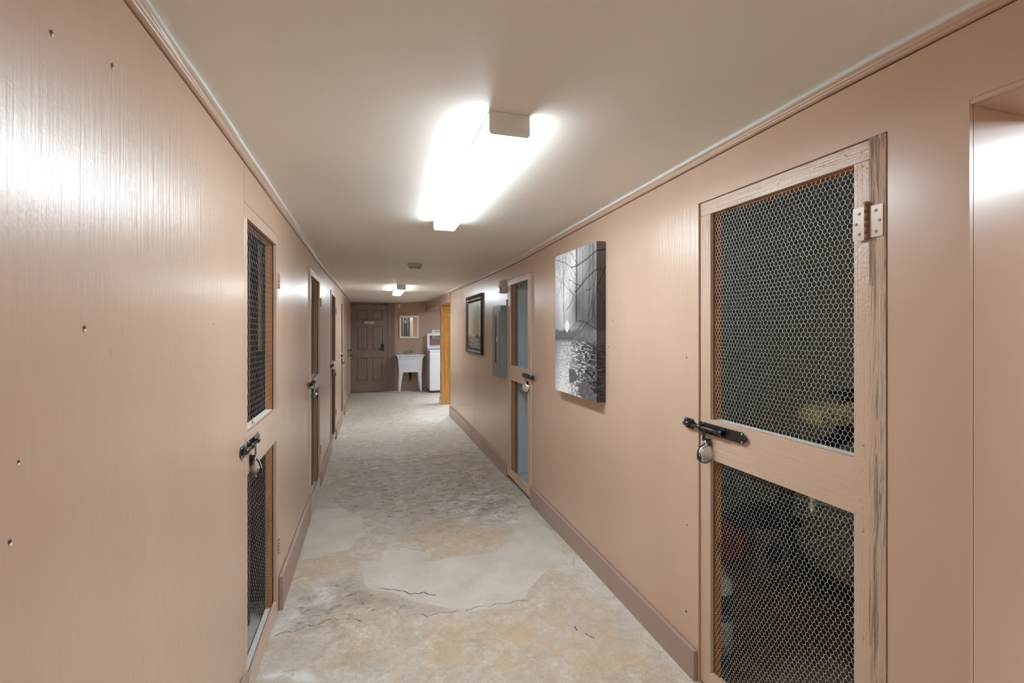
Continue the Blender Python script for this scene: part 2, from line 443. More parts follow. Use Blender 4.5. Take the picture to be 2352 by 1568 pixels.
    base = mix(nt, ramp(nt, math_(nt, 'ADD', R_, math_(nt, 'MULTIPLY', math_(nt, 'SUBTRACT', fine, .5), 1.1)), 0.40, 0.66), base, patchc)
    base = mix(nt, math_(nt, 'MULTIPLY', ramp(nt, grit, 0.40, 0.62, (1, 1, 1, 1), (0, 0, 0, 1)), 0.22), base, lin(92, 86, 80))
    nt.links.new(base, b.inputs['Base Color'])
    b.inputs['Roughness'].default_value = 0.62
    b.inputs['Specular IOR Level'].default_value = 0.35
    inv = math_(nt, 'SUBTRACT', 1.15, R_, True)
    h = math_(nt, 'ADD', math_(nt, 'MULTIPLY', math_(nt, 'ADD', med, math_(nt, 'MULTIPLY', fine, .8)), inv), math_(nt, 'MULTIPLY', R_, .7))
    bump(nt, b, h, 0.30, 0.005)
    me.materials.append(m)
    o = bpy.data.objects.new('floor', me); C.objects.link(o); o['kind'] = 'structure'
    return o
FLOOR = build_floor()
# cracks and chips: slim sunken slivers of dark joint
def sliver(pts, w_):
    mb = MB(); 
    for (ax, ay), (bx, by) in zip(pts, pts[1:]):
        n = 9
        for k in range(n):
            t0, t1 = k/n, (k+1)/n
            x0, y0, x1, y1 = ax+(bx-ax)*t0, ay+(by-ay)*t0, ax+(bx-ax)*t1, ay+(by-ay)*t1
            jx = lambda q: .010*math.sin(q*61)+.006*math.sin(q*143+1)
            y0 += jx(x0+y0*.3); y1 += jx(x1+y1*.3)
            dx, dy = x1-x0, y1-y0; L = math.hypot(dx, dy) or 1; nx_, ny_ = -dy/L*w_*random.uniform(.4, 1), dx/L*w_*random.uniform(.1, .8)
            z = float(floor_z(np.array(x0), np.array(y0)))+0.003*math.sin(x0*5+1)*math.sin(y0*3.1)+0.0012
            vs_ = [mb.bm.verts.new(p) for p in ((x0-nx_, y0-ny_, z), (x1-nx_, y1-ny_, z), (x1+nx_, y1+ny_, z), (x0+nx_, y0+ny_, z))]
            mb.bm.faces.new(vs_)
    return mb
for pts, wd in [([(0.042, 2.704), (0.101, 2.69), (0.144, 2.65), (0.219, 2.605), (0.287, 2.579), (0.344, 2.553)], 0.0035), ([(-0.434, 2.443), (-0.306, 2.465), (-0.168, 2.494), (-0.042, 2.44)], 0.0018), ([(0.17, 2.42), (0.276, 2.38), (0.456, 2.378), (0.667, 2.373), (0.824, 2.366)], 0.0013), ([(0.152, 3.159), (0.224, 3.182), (0.304, 3.113), (0.35, 3.061)], 0.002), ([(0.962, 2.068), (0.961, 2.041)], 0.003), ([(0.989, 2.009), (1.015, 1.988)], 0.003), ([(0.705, 8.396), (0.708, 7.838), (0.794, 7.43), (1.137, 6.977)], 0.002), ([(0.957, 4.642), (0.948, 4.429), (0.929, 4.114)], 0.003), ([(0.475, 2.357), (0.487, 2.372)], 0.003)]:
    obj('crack', sliver(pts, wd), 'darkgrey', FLOOR, kind='stuff')

# ------------------------------------------------------------------ ceiling
def build_ceiling():
    xs = np.linspace(-1.5, 4.2, 60); ys = np.linspace(-4.6, 11.6, 130)
    X, Y = np.meshgrid(xs, ys); ny, nx = X.shape
    Z = np.vectorize(ceil_z)(X, Y)
    co = np.stack([X, Y, Z], -1).reshape(-1, 3); idx = np.arange(nx*ny).reshape(ny, nx)
    f = np.stack([idx[:-1, :-1], idx[1:, :-1], idx[1:, 1:], idx[:-1, 1:]], -1).reshape(-1, 4)
    # only over the hall and the open side bays: lockers have their own lids
    keep = []
    for q in f:
        cx_, cy_ = co[q].mean(0)[:2]
        if -0.60 < cx_ < 1.43 or (cx_ > 1.3 and (OPEN[0]-.15 < cy_ < OPEN[1]+.1 or cy_ > ALC-.1)): keep.append(q.tolist())
    me = bpy.data.meshes.new('ceiling'); me.from_pydata(co.tolist(), [], keep)
    bm = bmesh.new(); bm.from_mesh(me); bmesh.ops.delete(bm, geom=[v for v in bm.verts if not v.link_faces], context='VERTS'); bm.to_mesh(me); bm.free()
    for p in me.polygons: p.use_smooth = True
    me.materials.append(M['ceiling'])
    o = bpy.data.objects.new('ceiling', me); C.objects.link(o); o['kind'] = 'structure'
build_ceiling()

# ------------------------------------------------------------------ walls built of painted sheets
def sheet(mb, side, y0, y1, z0, z1, proud=0.0, th=0.012):
    """flat sheet on a side wall; z1 None = up to just under the ceiling trim"""
    ys = np.linspace(y0, y1, max(2, int(abs(y1-y0)/0.35)+2)) if (z1 is None or side == 'L') else np.array([y0, y1])
    t = bmesh.new(); F = []; Bk = []
    for y in ys:
        if side == 'L': xf, xb = LX(y)+proud, LX(y)-th
        else: xf, xb = RX-proud, RX+th
        zt = (interp(CL if side == 'L' else CR, y)-0.038) if z1 is None else z1
        F.append((t.verts.new((xf, y, z0)), t.verts.new((xf, y, zt)))); Bk.append((t.verts.new((xb, y, z0)), t.verts.new((xb, y, zt))))
    for i in range(len(ys)-1):
        t.faces.new((F[i][0], F[i+1][0], F[i+1][1], F[i][1])); t.faces.new((Bk[i][0], Bk[i][1], Bk[i+1][1], Bk[i+1][0]))
        t.faces.new((F[i][1], F[i+1][1], Bk[i+1][1], Bk[i][1])); t.faces.new((F[i][0], Bk[i][0], Bk[i+1][0], F[i+1][0]))
    t.faces.new((F[0][0], F[0][1], Bk[0][1], Bk[0][0])); t.faces.new((F[-1][0], Bk[-1][0], Bk[-1][1], F[-1][1]))
    bmesh.ops.recalc_face_normals(t, faces=list(t.faces)); mb.merge(t)
def backing(side, y0, y1, base_z0=None):
    """dark core behind the trim and the joints, up into the ceiling"""
    mb = MB()
    ys = np.linspace(y0, y1, 24)
    for a, b_ in zip(ys, ys[1:]):
        m_ = (a+b_)/2
        z1 = interp(CL if side == 'L' else CR, m_)+0.03
        z0 = z1-0.10
        if side == 'L': mb.box((LX(m_)-0.004, a, z0), (LX(m_)-0.05, b_, z1))
        else: mb.box((RX+0.004, a, z0), (RX+0.05, b_, z1))
    return mb

DOORS_L = [(1.965, 2.640), (3.885, 4.640), (5.945, 6.680), (7.905, 8.660), (9.930, 10.600), (10.95, 11.33)]
DTOP = 1.945
# left wall
WL = struct('wall_left', backing('L', Y0, Y1), 'groove')
edges = [Y0]
for a, b_ in DOORS_L: edges += [a, b_]
edges.append(Y1)
G = 0.0005
def panel(side, y0, y1, z0, z1, par, mat='wall', proud=0.0):
    mb = MB(); sheet(mb, side, y0+G, y1-G, z0, z1, proud); return obj('panel', mb, mat, par)
panel('L', Y0, -1.6, -0.05, None, WL); panel('L', -1.6, 0.851, -0.05, None, WL, proud=.0008); panel('L', 0.851, 1.965, -0.05, None, WL)
for i, (a, b_) in enumerate(DOORS_L):
    panel('L', a, b_, DTOP, None, WL, proud=0.0 if i else 0.0006)
    nxt = DOORS_L[i+1][0] if i+1 < len(DOORS_L) else Y1
    panel('L', b_, nxt, -0.12, None, WL, proud=0.0005*(i % 3))
# right wall
WR = struct('wall_right', backing('R', Y0, ALC), 'groove')
R1 = (0.920, 1.606); R2 = (3.668, 4.362); ZS = 1.984
panel('R', Y0, OPEN[0], -0.02, None, WR, 'wall_smooth')
panel('R', OPEN[0], OPEN[1], 1.973, ZS+.0006, WR, 'wall_smooth')
panel('R', OPEN[1], 0.873, -0.02, ZS, WR, 'wall_smooth', 0.0)
panel('R', OPEN[0], 3.45, ZS, None, WR, 'wall_smooth', 0.0)
panel('R', 3.45, 4.37, 1.950, None, WR, 'wall_smooth', 0.001)
panel('R', R1[1], R2[0], -0.04, ZS, WR, 'wall'); 
panel('R', R2[1], ALC, -0.02, None, WR, 'wall')
mb = MB(); mb.box((RX-0.003, 0.875, 0.0), (RX+0.045, 0.9185, 1.982), 0.0015); obj('post', mb, 'post', WR)
# screw holes left in the sheets
def holes(side, pts, par, rad=0.0035):
    mb = MB()
    for y, z in pts:
        x = LX(y)+0.0012 if side == 'L' else RX-0.0012; s_ = 1 if side == 'L' else -1
        r = rad*random.uniform(.7, 1.25)
        mat = Matrix.Translation((x, y, z)) @ Matrix.Rotation(s_*PI/2, 4, 'Y')
        mb.lathe([(0, 0.0003), (r, 0.0003), (r*1.05, 0)], mat, 8, 0)
        mat = Matrix.Translation((x, y+random.uniform(-.002, .002), z-r*1.5)) @ Matrix.Rotation(s_*PI/2, 4, 'Y')
        mb.lathe([(0, 0.0006), (r*.8, 0.0004), (r*.9, 0)], mat, 7, 1)
    obj('screw_holes', mb, ['darkgrey', 'whitewash'], par, kind='stuff')
holes('R', [(3.128,.862),(2.862,.892),(2.689,.872),(2.505,.857),(2.477,.474),(2.488,.332),(2.382,.366),(2.264,.364),(3.112,.484),
      (3.017,.378),(3.112,.275),(1.681,1.34),(2.312,1.506),(2.362,1.36),(1.679,.62),(1.684,.245),(3.594,1.359),(3.365,1.372),(3.204,1.372),(3.531,.878),(3.422,.895)], WR)
holes('L', [(0.86,1.904),(1.03,1.947),(.776,1.181),(.943,1.464),(1.606,1.477),(.792,1.282)], WL, 0.0030)


# end wall, wall behind the camera, alcove and side passage
WE = struct('wall_end', MB().box((-0.6, Y1, -0.15), (4.0, Y1+0.1, 2.3)), 'endwall')
struct('wall_back', MB().box((-0.6, Y0-0.1, -0.05), (1.5, Y0, 2.3)), 'wall_smooth')
struct('wall_alcove_near', MB().box((RX+0.013, ALC-0.06, -0.05), (4.0, ALC, 2.3)), 'endwall')
struct('wall_alcove_right', MB().box((3.6, ALC, -0.05), (3.7, Y1, 2.3)), 'endwall')
struct('wall_passage_far', MB().box((RX+0.0135, OPEN[1], -0.05), (4.2, OPEN[1]+0.05, 2.3)), 'wall_smooth')
struct('wall_passage_near', MB().box((RX+0.0135, OPEN[0]-0.05, -0.05), (4.2, OPEN[0], 2.3)), 'wall_smooth')
struct('wall_passage_end', MB().box((4.1, OPEN[0], -0.05), (4.2, OPEN[1], 2.3)), 'wall_smooth')
struct('trim_passage_header', MB().box((RX+0.0135, OPEN[0], 1.973), (RX+0.29, OPEN[1]-.001, 2.3)), 'wall_smooth')
struct('trim_alcove_header', MB().box((RX-0.012, ALC-.02, 1.932), (RX+0.20, Y1, 2.3), 0.002), 'endwall')

# ceiling trims: white bead on the ceiling, small cove, dark joint below
def trim(side, y0, y1):
    mb = MB(); prof = [(0.0235, 0.006, 1), (0.0235, -0.0105, 1), (0.0195, -0.0115, 1), (0.0185, -0.012, 0), (0.014, -0.017, 0), (0.0115, -0.022, 0),
                       (0.0135, -0.025, 0), (0.0135, -0.030, 0), (0.009, -0.034, 0), (0.002, -0.0345, 0), (-0.004, -0.0345, 0)]
    ys = np.linspace(y0, y1, int((y1-y0)/0.12)+2); t = bmesh.new(); rings = []
    for y in ys:
        cz = ceil_z(-.45 if side == 'L' else 1.3, y); jit = 0.0012*math.sin(y*9)+0.0008*math.sin(y*23)
        row = []
        for d, z, _ in prof:
            x = LX(y)+d+(jit if d > .015 else 0) if side == 'L' else RX-d-(jit if d > .015 else 0)
            row.append(t.verts.new((x, y, cz+z)))
        rings.append(row)
    for A, B in zip(rings, rings[1:]):
        for k in range(len(prof)-1):
            f = t.faces.new((A[k], A[k+1], B[k+1], B[k])); f.material_index = prof[k][2]; f.smooth = 4 <= k <= 8
    bmesh.ops.recalc_face_normals(t, faces=list(t.faces))
    me = bpy.data.meshes.new('trim'); t.to_mesh(me); t.free()
    return me
obj('trim_left', trim('L', Y0, Y1), ['trim', 'bead'], kind='structure')
obj('trim_right', trim('R', Y0, Y1-.001), ['trim', 'bead'], kind='structure')

# baseboards: one board per stretch between two doors
def baseboard(side, y0, y1, h0, h1, z0, z1, par):
    mb = MB(); t = bmesh.new(); rings = []
    for y, h, zb in ((y0, h0, z0), ((y0+y1)/2, (h0+h1)/2, (z0+z1)/2), (y1, h1, z1)):
        xi = LX(y)+0.0025 if side == 'L' else RX-0.0025; s_ = 1 if side == 'L' else -1
        rings.append([t.verts.new(p) for p in ((xi, y, zb), (xi+s_*.0175, y, zb), (xi+s_*.0175, y, h-.002), (xi+s_*.0155, y, h), (xi, y, h))])
    for A, B in zip(rings, rings[1:]):
        for k in range(5): t.faces.new((A[k], A[(k+1) % 5], B[(k+1) % 5], B[k]))
    t.faces.new(rings[0]); t.faces.new(rings[-1][::-1])
    bmesh.ops.recalc_face_normals(t, faces=list(t.faces)); mb.merge(t)
    return obj('board', mb, 'base', par)
BL = struct('baseboard_left', MB().box((LX(0)+.002, Y0, 0.0), (LX(0)+.0195, 1.955, 0.168), 0.001), 'base')
for (a, b_, h0, h1) in ((2.655, 3.878, .172, .160), (4.655, 5.93, .122, .138), (6.695, 7.89, .110, .098), (8.675, 9.92, .080, .05), (10.61, 10.94, .05, .05)):
    baseboard('L', a, b_, h0, h1, float(floor_z(np.array(-.44), np.array(a)))-.012, float(floor_z(np.array(-.44), np.array(b_)))-.012, BL)
BR = struct('baseboard_right', MB().box((RX-.0195, Y0, -0.01), (RX-.002, OPEN[0], .13), 0.001), 'base')
baseboard('R', 1.612, 3.660, .122, .143, -.012, -.01, BR); baseboard('R', 4.372, ALC+.018, .143, .173, -.01, -.01, BR)
mb = MB(); mb.box((0.40, Y1-.016, -.03), (3.6, Y1-.0005, 0.20), 0.002); struct('baseboard_end', mb, 'base')

# ------------------------------------------------------------------ chicken wire (one mesh shared by every opening)
def hexwire(W, H, w_=0.0155, hv=0.0148, r=0.00062, r2=0.00088, hl=0.0041, mat='wire'):
    rnd = np.random.default_rng(3); nodes = {}; segs = []
    ny = int(H/hv)+2; nx = int(W/w_)+2
    def node(i, j, t_):
        k = (i, j, t_)
        if k not in nodes:
            x = i*w_+(w_/2 if j % 2 else 0); z = j*hv+(hl if t_ else -hl)
            bul = 0.0022*math.sin(x*9.0+z*3.1)+0.0012*math.sin(z*17+x*5)
            nodes[k] = (x+rnd.normal(0, .0005)+0.0016*math.sin(z*11), z+rnd.normal(0, .0005)+0.0018*math.sin(x*13), bul+rnd.normal(0, .0003))
        return nodes[k]
    for j in range(ny):
        for i in range(nx):
            segs.append((node(i, j, 0), node(i, j, 1), r2))
            if j+1 < ny:
                if j % 2: segs.append((node(i, j, 1), node(i, j+1, 0), r)); segs.append((node(i, j, 1), node(i+1, j+1, 0), r))
                else:
                    segs.append((node(i, j, 1), node(i, j+1, 0), r)); 
                    if i > 0: segs.append((node(i, j, 1), node(i-1, j+1, 0), r))
    segs = [s_ for s_ in segs if all(0 <= p[0] <= W and 0 <= p[1] <= H for p in s_[:2])]
    A = np.array([s_[0] for s_ in segs]); B = np.array([s_[1] for s_ in segs]); Rr = np.array([s_[2] for s_ in segs])
    d = B-A; d /= np.linalg.norm(d, axis=1)[:, None]
    n = np.tile([0, 0, 1.0], (len(d), 1)); u = np.cross(d, n); u /= np.linalg.norm(u, axis=1)[:, None]; v = np.cross(d, u)
    V = []
    for P_ in (A, B):
        for k in range(3):
            a = 2*PI*k/3+.3
            V.append(P_+(u*math.cos(a)+v*math.sin(a))*Rr[:, None])
    V = np.stack(V, 1).reshape(-1, 3)          # per segment: 6 verts
    V = V[:, [2, 0, 1]]                        # (depth, along, up)
    base = np.arange(len(segs))[:, None]*6
    F = np.concatenate([base+np.array([k, (k+1) % 3, 3+(k+1) % 3, 3+k]) for k in range(3)], 0)
    me = bpy.data.meshes.new('wire_mesh'); me.from_pydata(V.tolist(), [], F.tolist())
    for p in me.polygons: p.use_smooth = True
    me.materials.append(M[mat])
    return me
WIRE = hexwire(0.625, 0.90)
WIRE_WIDE = hexwire(0.625, 0.90, 0.029, 0.0245, .0007, .001, .0075)
WIRE_BROWN = hexwire(0.625, 0.90, 0.024, 0.022, .0007, .001, .0065, 'wire_brown')

def text_mesh(s, size, mat, parent, loc, rot, name='lettering', extrude=0.0004, align='CENTER', bold=0.0):
    cu = bpy.data.curves.new(name, 'FONT'); cu.body = s; cu.size = size; cu.extrude = extrude; cu.offset = bold
    cu.align_x = align; cu.align_y = 'CENTER'
    tmp = bpy.data.objects.new('tmp_text', cu); C.objects.link(tmp); dg = bpy.context.evaluated_depsgraph_get()
    me = bpy.data.meshes.new_from_object(tmp.evaluated_get(dg)); bpy.data.objects.remove(tmp, do_unlink=True)
    me.materials.clear(); me.materials.append(M[mat]); o = bpy.data.objects.new(name, me); C.objects.link(o); o['kind'] = 'stuff'
    if parent is not None:
        o.parent = parent; loc = Vector(loc)-root_loc(parent)
    o.location = loc; o.rotation_euler = rot
    return o

# ------------------------------------------------------------------ slide bolt + disc padlock
def slide_bolt(par, side, yk, yd, z, X):
    """keeper sits at yk on the wall, plate runs to yd on the door"""
    s_ = 1 if side == 'L' else -1           # direction out of the wall
    e = 1 if yd > yk else -1                # from keeper towards door plate
    def yy(t): return yk+e*t
    L = abs(yd-yk)
    mb = MB()
    def plate(t0, t1):
        pts = [(yy(t0+.012), z-.021), (yy(t1-.018), z-.021), (yy(t1-.014), z-.014), (yy(t1-.004), z-.009), (yy(t1), z), (yy(t1-.004), z+.009), (yy(t1-.014), z+.014), (yy(t1-.018), z+.021), (yy(t0+.012), z+.021),
               (yy(t0+.006), z+.012), (yy(t0), z), (yy(t0+.006), z-.012)]
        mb.prism(pts, 'x', X+s_*.0008, X+s_*.0034)
    plate(0, 0.080); plate(0.094, L)
    b = obj('slide_bolt', mb, 'iron', par, label='black iron slide bolt')
    xr = X+s_*0.016
    mb = MB(); mb.tube([(xr, yy(.020), z), (xr, yy(L*.70), z)], 0.0072, 14); obj('bolt_rod', mb, 'iron', b)
    for t0, t1 in ((.022, .056), (.100, .126), (L*.64, L*.70)):
        mb = MB(); mb.tube([(xr-s_*.001, yy(t0), z), (xr-s_*.001, yy(t1), z)], 0.0104, 16, caps=True)
        mb.box((X+s_*.003, yy(t0), z-.0165), (X+s_*.007, yy(t1), z+.0165), .001); obj('guide', mb, 'iron', b)
    mb = MB()
    for t0, t1 in ((.012, .0), (.045, 0), (L-.03, 0), (.115, 0)):
        for dz in (-.015, .015):
            mb.lathe([(0, .0015), (.0028, .001), (.0034, 0)], Matrix.Translation((X+s_*.0034, yy(t0+.006), z+dz)) @ Matrix.Rotation(s_*PI/2, 4, 'Y'), 8)
    obj('screws', mb, 'steel', b, kind='stuff')
    # hasp tongue hanging from the rod
    yt = yy(.150)
    mb = MB()
    pts = [(yt-.012, z), (yt+.012, z), (yt+.011, z-.022), (yt+.007, z-.027), (yt+.010, z-.034), (yt+.010, z-.050), (yt-.010, z-.050), (yt-.010, z-.034), (yt-.007, z-.027), (yt-.011, z-.022)]
    mb.prism(pts, 'x', xr+s_*.004, xr+s_*.0065, bev=.0004)
    mb.box((X+s_*.001, yt-.010*e, z-.085), (X+s_*.004, yt+.016*e, z-.04), .0006)
    mb.box((X+s_*.001, yt+.012*e, z-.092), (X+s_*.022, yt+.0145*e, z-.046), .0006)
    obj('hasp', mb, 'iron', b)
    return yt, xr
def padlock(side, X, y, z, e, label, axis):
    """disc padlock; axis = direction its silver face looks at in plan"""
    t = thing('padlock', (X, y, z), label, 'padlock', 'disc padlocks on the locker doors')
    ang = math.atan2(axis[1], axis[0])
    R0 = Matrix.Translation((X, y, z)) @ Matrix.Rotation(ang, 4, 'Z') @ Matrix.Rotation(PI/2, 4, 'Y')
    mb = MB(); r = 0.037
    mb.lathe([(0, .0125), (r*.55, .0122), (r*.78, .0105), (r*.92, .0065), (r, .001), (r, -.001), (r*.92, -.0065), (r*.78, -.0105), (r*.55, -.0122), (0, -.0125)], R0, 28)
    obj('lock_body', mb, 'steel', t)
    mb = MB(); pts = []
    for k in range(29):
        a = 2*PI*k/28; pts.append(R0 @ Vector((r*1.01*math.cos(a), r*1.01*math.sin(a), 0)))
    mb.tube(pts[:-1], .0026, 6, closed=True); obj('rubber_rim', mb, 'rubber', t)
    # dark key block on the rim, facing sideways and down
    side_dir = Matrix.Rotation(ang, 4, 'Z') @ Vector((0, -1, 0))
    if side_dir.dot(Vector((-X, -y, 0))) < 0: side_dir = -side_dir
    c = Vector((X, y, z))+side_dir*0.029+Vector((0, 0, -.008))
    m2 = Matrix.Translation(c) @ Matrix.Rotation(math.atan2(side_dir.y, side_dir.x), 4, 'Z')
    tt = bmesh.new(); bmesh.ops.create_cube(tt, size=1.0); bmesh.ops.scale(tt, vec=(.014, .020, .036), verts=list(tt.verts))
    bmesh.ops.bevel(tt, geom=list(tt.edges), offset=.004, segments=3, affect='EDGES')
    mb = MB(); mb.merge(tt, 0, m2); kb = obj('key_block', mb, 'darkgrey', t)
    tt = bmesh.new(); bmesh.ops.create_cube(tt, size=1.0); bmesh.ops.scale(tt, vec=(.0008, .003, .012), verts=list(tt.verts))
    mb = MB(); mb.merge(tt, 0, Matrix.Translation(c+side_dir*.0072) @ Matrix.Rotation(math.atan2(side_dir.y, side_dir.x), 4, 'Z')); obj('keyhole', mb, 'steel', kb)
    mb = MB(); mb.tube([(X, y, z+.020), (X, y-.004, z+.040), (X, y, z+.050), (X, y+.010, z+.046), (X, y+.014, z+.028)], .0042, 8)
    obj('shackle', mb, 'steel', t)
    return t

# ------------------------------------------------------------------ locker doors of boards and chicken wire
def hinge(par, side, y, z0, z1, X, big=False):
    s_ = 1 if side == 'L' else -1
    mb = MB()
    wd = 0.040 if big else 0.022
    mb.box((X+s_*.0005, y-wd, z0+.004), (X+s_*.0030, y-.004, z1-.004), .0006)
    mb.box((X+s_*.0005, y+.004, z0+.001), (X+s_*.0030, y+wd, z1-.001), .0006)
    h = obj('hinge', mb, 'wall_smooth', par)
    mb = MB(); n = 5; dz = (z1-z0)/n
    pr = .0058 if big else .004
    for k in range(n): mb.tube([(X+s_*.006, y, z0+k*dz+.0006), (X+s_*.006, y, z0+(k+1)*dz-.0006)], pr, 12)
    if big: mb.tube([(X+s_*.006, y, z1), (X+s_*.006, y, z1+.006), (X+s_*.006, y, z1+.009)], [.004, .0075, .0055], 12)
    obj('hinge_pin', mb, 'paintbrass' if big else 'wall_smooth', h)
    mb = MB()
    for sy in (-1, 1):
        for q, f in ((0, .2), (1, .5), (2, .8)):
            yy_ = y+sy*wd*(.55 if q != 1 else .78)
            mb.lathe([(0, .0004), (.0018, .0010), (.0038, .0016), (.0042, 0)], Matrix.Translation((X+s_*.003, yy_, z0+(z1-z0)*f)) @ Matrix.Rotation(s_*PI/2, 4, 'Y'), 10)
    obj('screws', mb, 'base', h, kind='stuff')

def locker_door(idx, side, ya, yb, oa, ob, zt, rail, zb, hinge_at, label, recess=0.0, raw='rawwood', lock=True, detail=True, z_ot=None):
    """outer edges ya..yb, opening oa..ob; rail=(z0,z1); recess moves the door into the wall (+) or out (-)"""
    s_ = 1 if side == 'L' else -1
    X = (LX((ya+yb)/2) if side == 'L' else RX)-s_*recess
    if side == 'L': X += 0.0
    D = lambda d: X-s_*d                     # depth behind the face
    t = thing('door_%d' % idx, (X, (ya+yb)/2, zb), label, 'door', kind='structure')
    z_ot = z_ot or zt-0.052
    F0, F1, K0, K1 = 0.0, 0.016, 0.0215, 0.052
    bv = 0.0012
    mb = MB(); mb.box((D(F0), ya, zb), (D(F1), oa, z_ot), bv); obj('stile', mb, 'board_z', t)
    mb = MB(); mb.box((D(F0), ob, zb), (D(F1), yb, z_ot), bv); obj('stile', mb, 'board_z', t)
    mb = MB(); mb.box((D(F0-.0004), ya, z_ot+.0006), (D(F1), yb, zt), bv); obj('top_rail', mb, 'board_y', t)
    mb = MB(); mb.box((D(F0-.0008), ya+.001, rail[0]), (D(F1), yb-.001, rail[1]), bv); obj('middle_rail', mb, 'board_y', t)
    mb = MB(); mb.box((D(F0-.0004), ya, zb-.067), (D(F1), yb, zb+.0), bv); obj('bottom_rail', mb, 'board_y', t)
    # raw back frame
    mb = MB(); mb.box((D(K0), ya+.004, zb-.05), (D(K1), oa+.001, zt-.01)); obj('back_stile', mb, raw, t)
    mb = MB(); mb.box((D(K0), ob-.001, zb-.05), (D(K1), yb-.004, zt-.01)); obj('back_stile', mb, raw, t)
    mb = MB(); mb.box((D(K0), oa+.002, z_ot-.004), (D(K1), ob-.002, zt-.01)); obj('back_rail', mb, 'rawwood_y', t)
    mb = MB(); mb.box((D(K0), oa+.002, rail[0]+.002), (D(K1), ob-.002, rail[1]-.001)); obj('back_rail', mb, 'whitewash', t)
    mb = MB(); mb.box((D(K0), oa+.002, zb-.06), (D(K1), ob-.002, zb-.028)); obj('back_rail', mb, 'whitewash', t)
    for z0, z1 in ((zb-.02, rail[0]+.02), (rail[1]-.015, z_ot+.03)):
        o = bpy.data.objects.new('wire_mesh', WIRE if side == 'R' else (WIRE_WIDE if idx < 3 else WIRE_BROWN)); C.objects.link(o); o.parent = t; o['kind'] = 'stuff'
        cyy = (oa+ob)/2-0.3125
        o.location = (D(0.0187)-X, cyy-(ya+yb)/2, z0-zb)
        o.scale = (0.35 if side == 'L' else 0.35, 1, (z1-z0)/0.90)
    return t, X

LB = 0.077
specs_L = [
 (1, 0, 'wire-screened locker door nearest on the left wall, yellow tag on its rail', .0, 'rawwood'),
 (2, 1, 'second locker door on the left wall, opposite the grey electrical panel', -.012, 'rawwood'),
 (3, 2, 'third locker door on the left wall, brown woven-looking screen', -.010, 'darkwood'),
 (4, 3, 'fourth locker door on the left wall, tan behind its wire screen', .0, 'tanwood'),
 (5, 4, 'fifth locker door on the left wall, almost edge-on', .0, 'tanwood'),
]
lock_labels = [
 'silver disc padlock on the nearest locker door of the left wall',
 'silver disc padlock on the second locker door along the left wall',
 'silver disc padlock on the third locker door along the left wall',
 'silver disc padlock on the fourth locker door along the left wall',
 'silver disc padlock on the fifth locker door along the left wall']
for (idx, k, lab, rec, raw), plab in zip(specs_L, lock_labels):
    ya, yb = DOORS_L[k]
    zt = 1.9435; rail = (0.897, 1.058) if k == 0 else (0.955, 1.060)
    if k == 2: rail = (0.945, 1.045)
    oa, ob = ya+.050, yb-.040
    if k > 0: oa, ob = ya+.062, yb-.055
    fz = float(floor_z(np.array(-.44), np.array(ya)))
    t, X = locker_door(idx, 'L', ya+.003, yb-.003, oa, ob, zt, rail, LB+fz+(.02 if k else 0), 'far', lab, rec, raw)
    zc = (rail[0]+rail[1])/2+.030
    yk = ya-.068
    yt, xr = slide_bolt(t, 'L', yk, yk+.31, zc, max(X, LX(ya)))
    padlock('L', xr+.004, yt+.006, zc-.098, 1, plab, (-.70, -.60) if k == 0 else (-.62, -.55))
    for z0 in (1.672, .30):
        hinge(t, 'L', yb+.0, z0, z0+.085, max(X, LX(yb))+.0006)
# sixth door in the corner, seen edge-on
ya, yb = DOORS_L[5]
t, X = locker_door(6, 'L', ya+.003, yb-.003, ya+.05, yb-.04, 1.94, (.93, 1.04), .06, 'far', 'narrow locker door in the far left corner beside the brown door', .0, 'tanwood')
yt, xr = slide_bolt(t, 'L', ya-.06, ya+.22, 1.0, X)
padlock('L', xr+.004, yt+.006, 1.0-.098, 1, 'silver disc padlock hanging in the far left corner beside the brown door', (-.62, -.55))
# right wall
t, X = locker_door(7, 'R', R1[0]+.003, R1[1]-.003, .967, 1.545, 1.982, (.938, 1.098), .076, 'near', 'large wire-screened locker door nearest on the right wall', .008, z_ot=1.928)
yt, xr = slide_bolt(t, 'R', 1.697, 1.345, 1.062, RX)
padlock('R', xr-.004, yt-.008, 1.062-.098, -1, 'silver disc padlock with dark key block on the large locker door of the right wall', (-.05, -1.0))
mb = MB()
for y, z in ((1.575, 1.955), (1.50, 1.955), (1.30, 1.958), (1.22, 1.95), (1.06, 1.955), (.99, 1.96), (.945, 1.955), (.945, 1.915), (1.57, 1.90), (1.575, 1.05), (1.57, .96), (1.40, .955), (1.20, 1.08), (1.18, .96),
             (1.0, 1.085), (.945, 1.07), (.945, .965), (.95, .985), (.943, 1.14), (.943, .90), (.943, .60), (1.575, .62)):
    mb.lathe([(0, .0004), (.0028, .0008), (.0042, .0001)], Matrix.Translation((X-.0008, y, z)) @ Matrix.Rotation(-PI/2, 4, 'Y'), 9)
obj('nail_heads', mb, 'board_z', t, kind='stuff')
hinge(t, 'R', .920, 1.706, 1.800, RX-.003, big=True)
hinge(t, 'R', .920, .33, .42, RX-.003, big=True)
t, X = locker_door(8, 'R', R2[0]+.003, R2[1]-.003, 3.745, 4.262, 1.943, (.978, 1.118), .110, 'far', 'white-edged locker door on the right wall beside the grey electrical panel', -.014, z_ot=1.890)
yt, xr = slide_bolt(t, 'R', 3.575, 3.885, 1.062, RX-.014)
padlock('R', xr-.004, yt+.008, 1.062-.098, 1, 'silver disc padlock on the locker door beside the grey electrical panel', (-.60, -.62))
hinge(t, 'R', R2[1]-.002, 1.67, 1.76, RX-.015); hinge(t, 'R', R2[1]-.002, .30, .39, RX-.004)

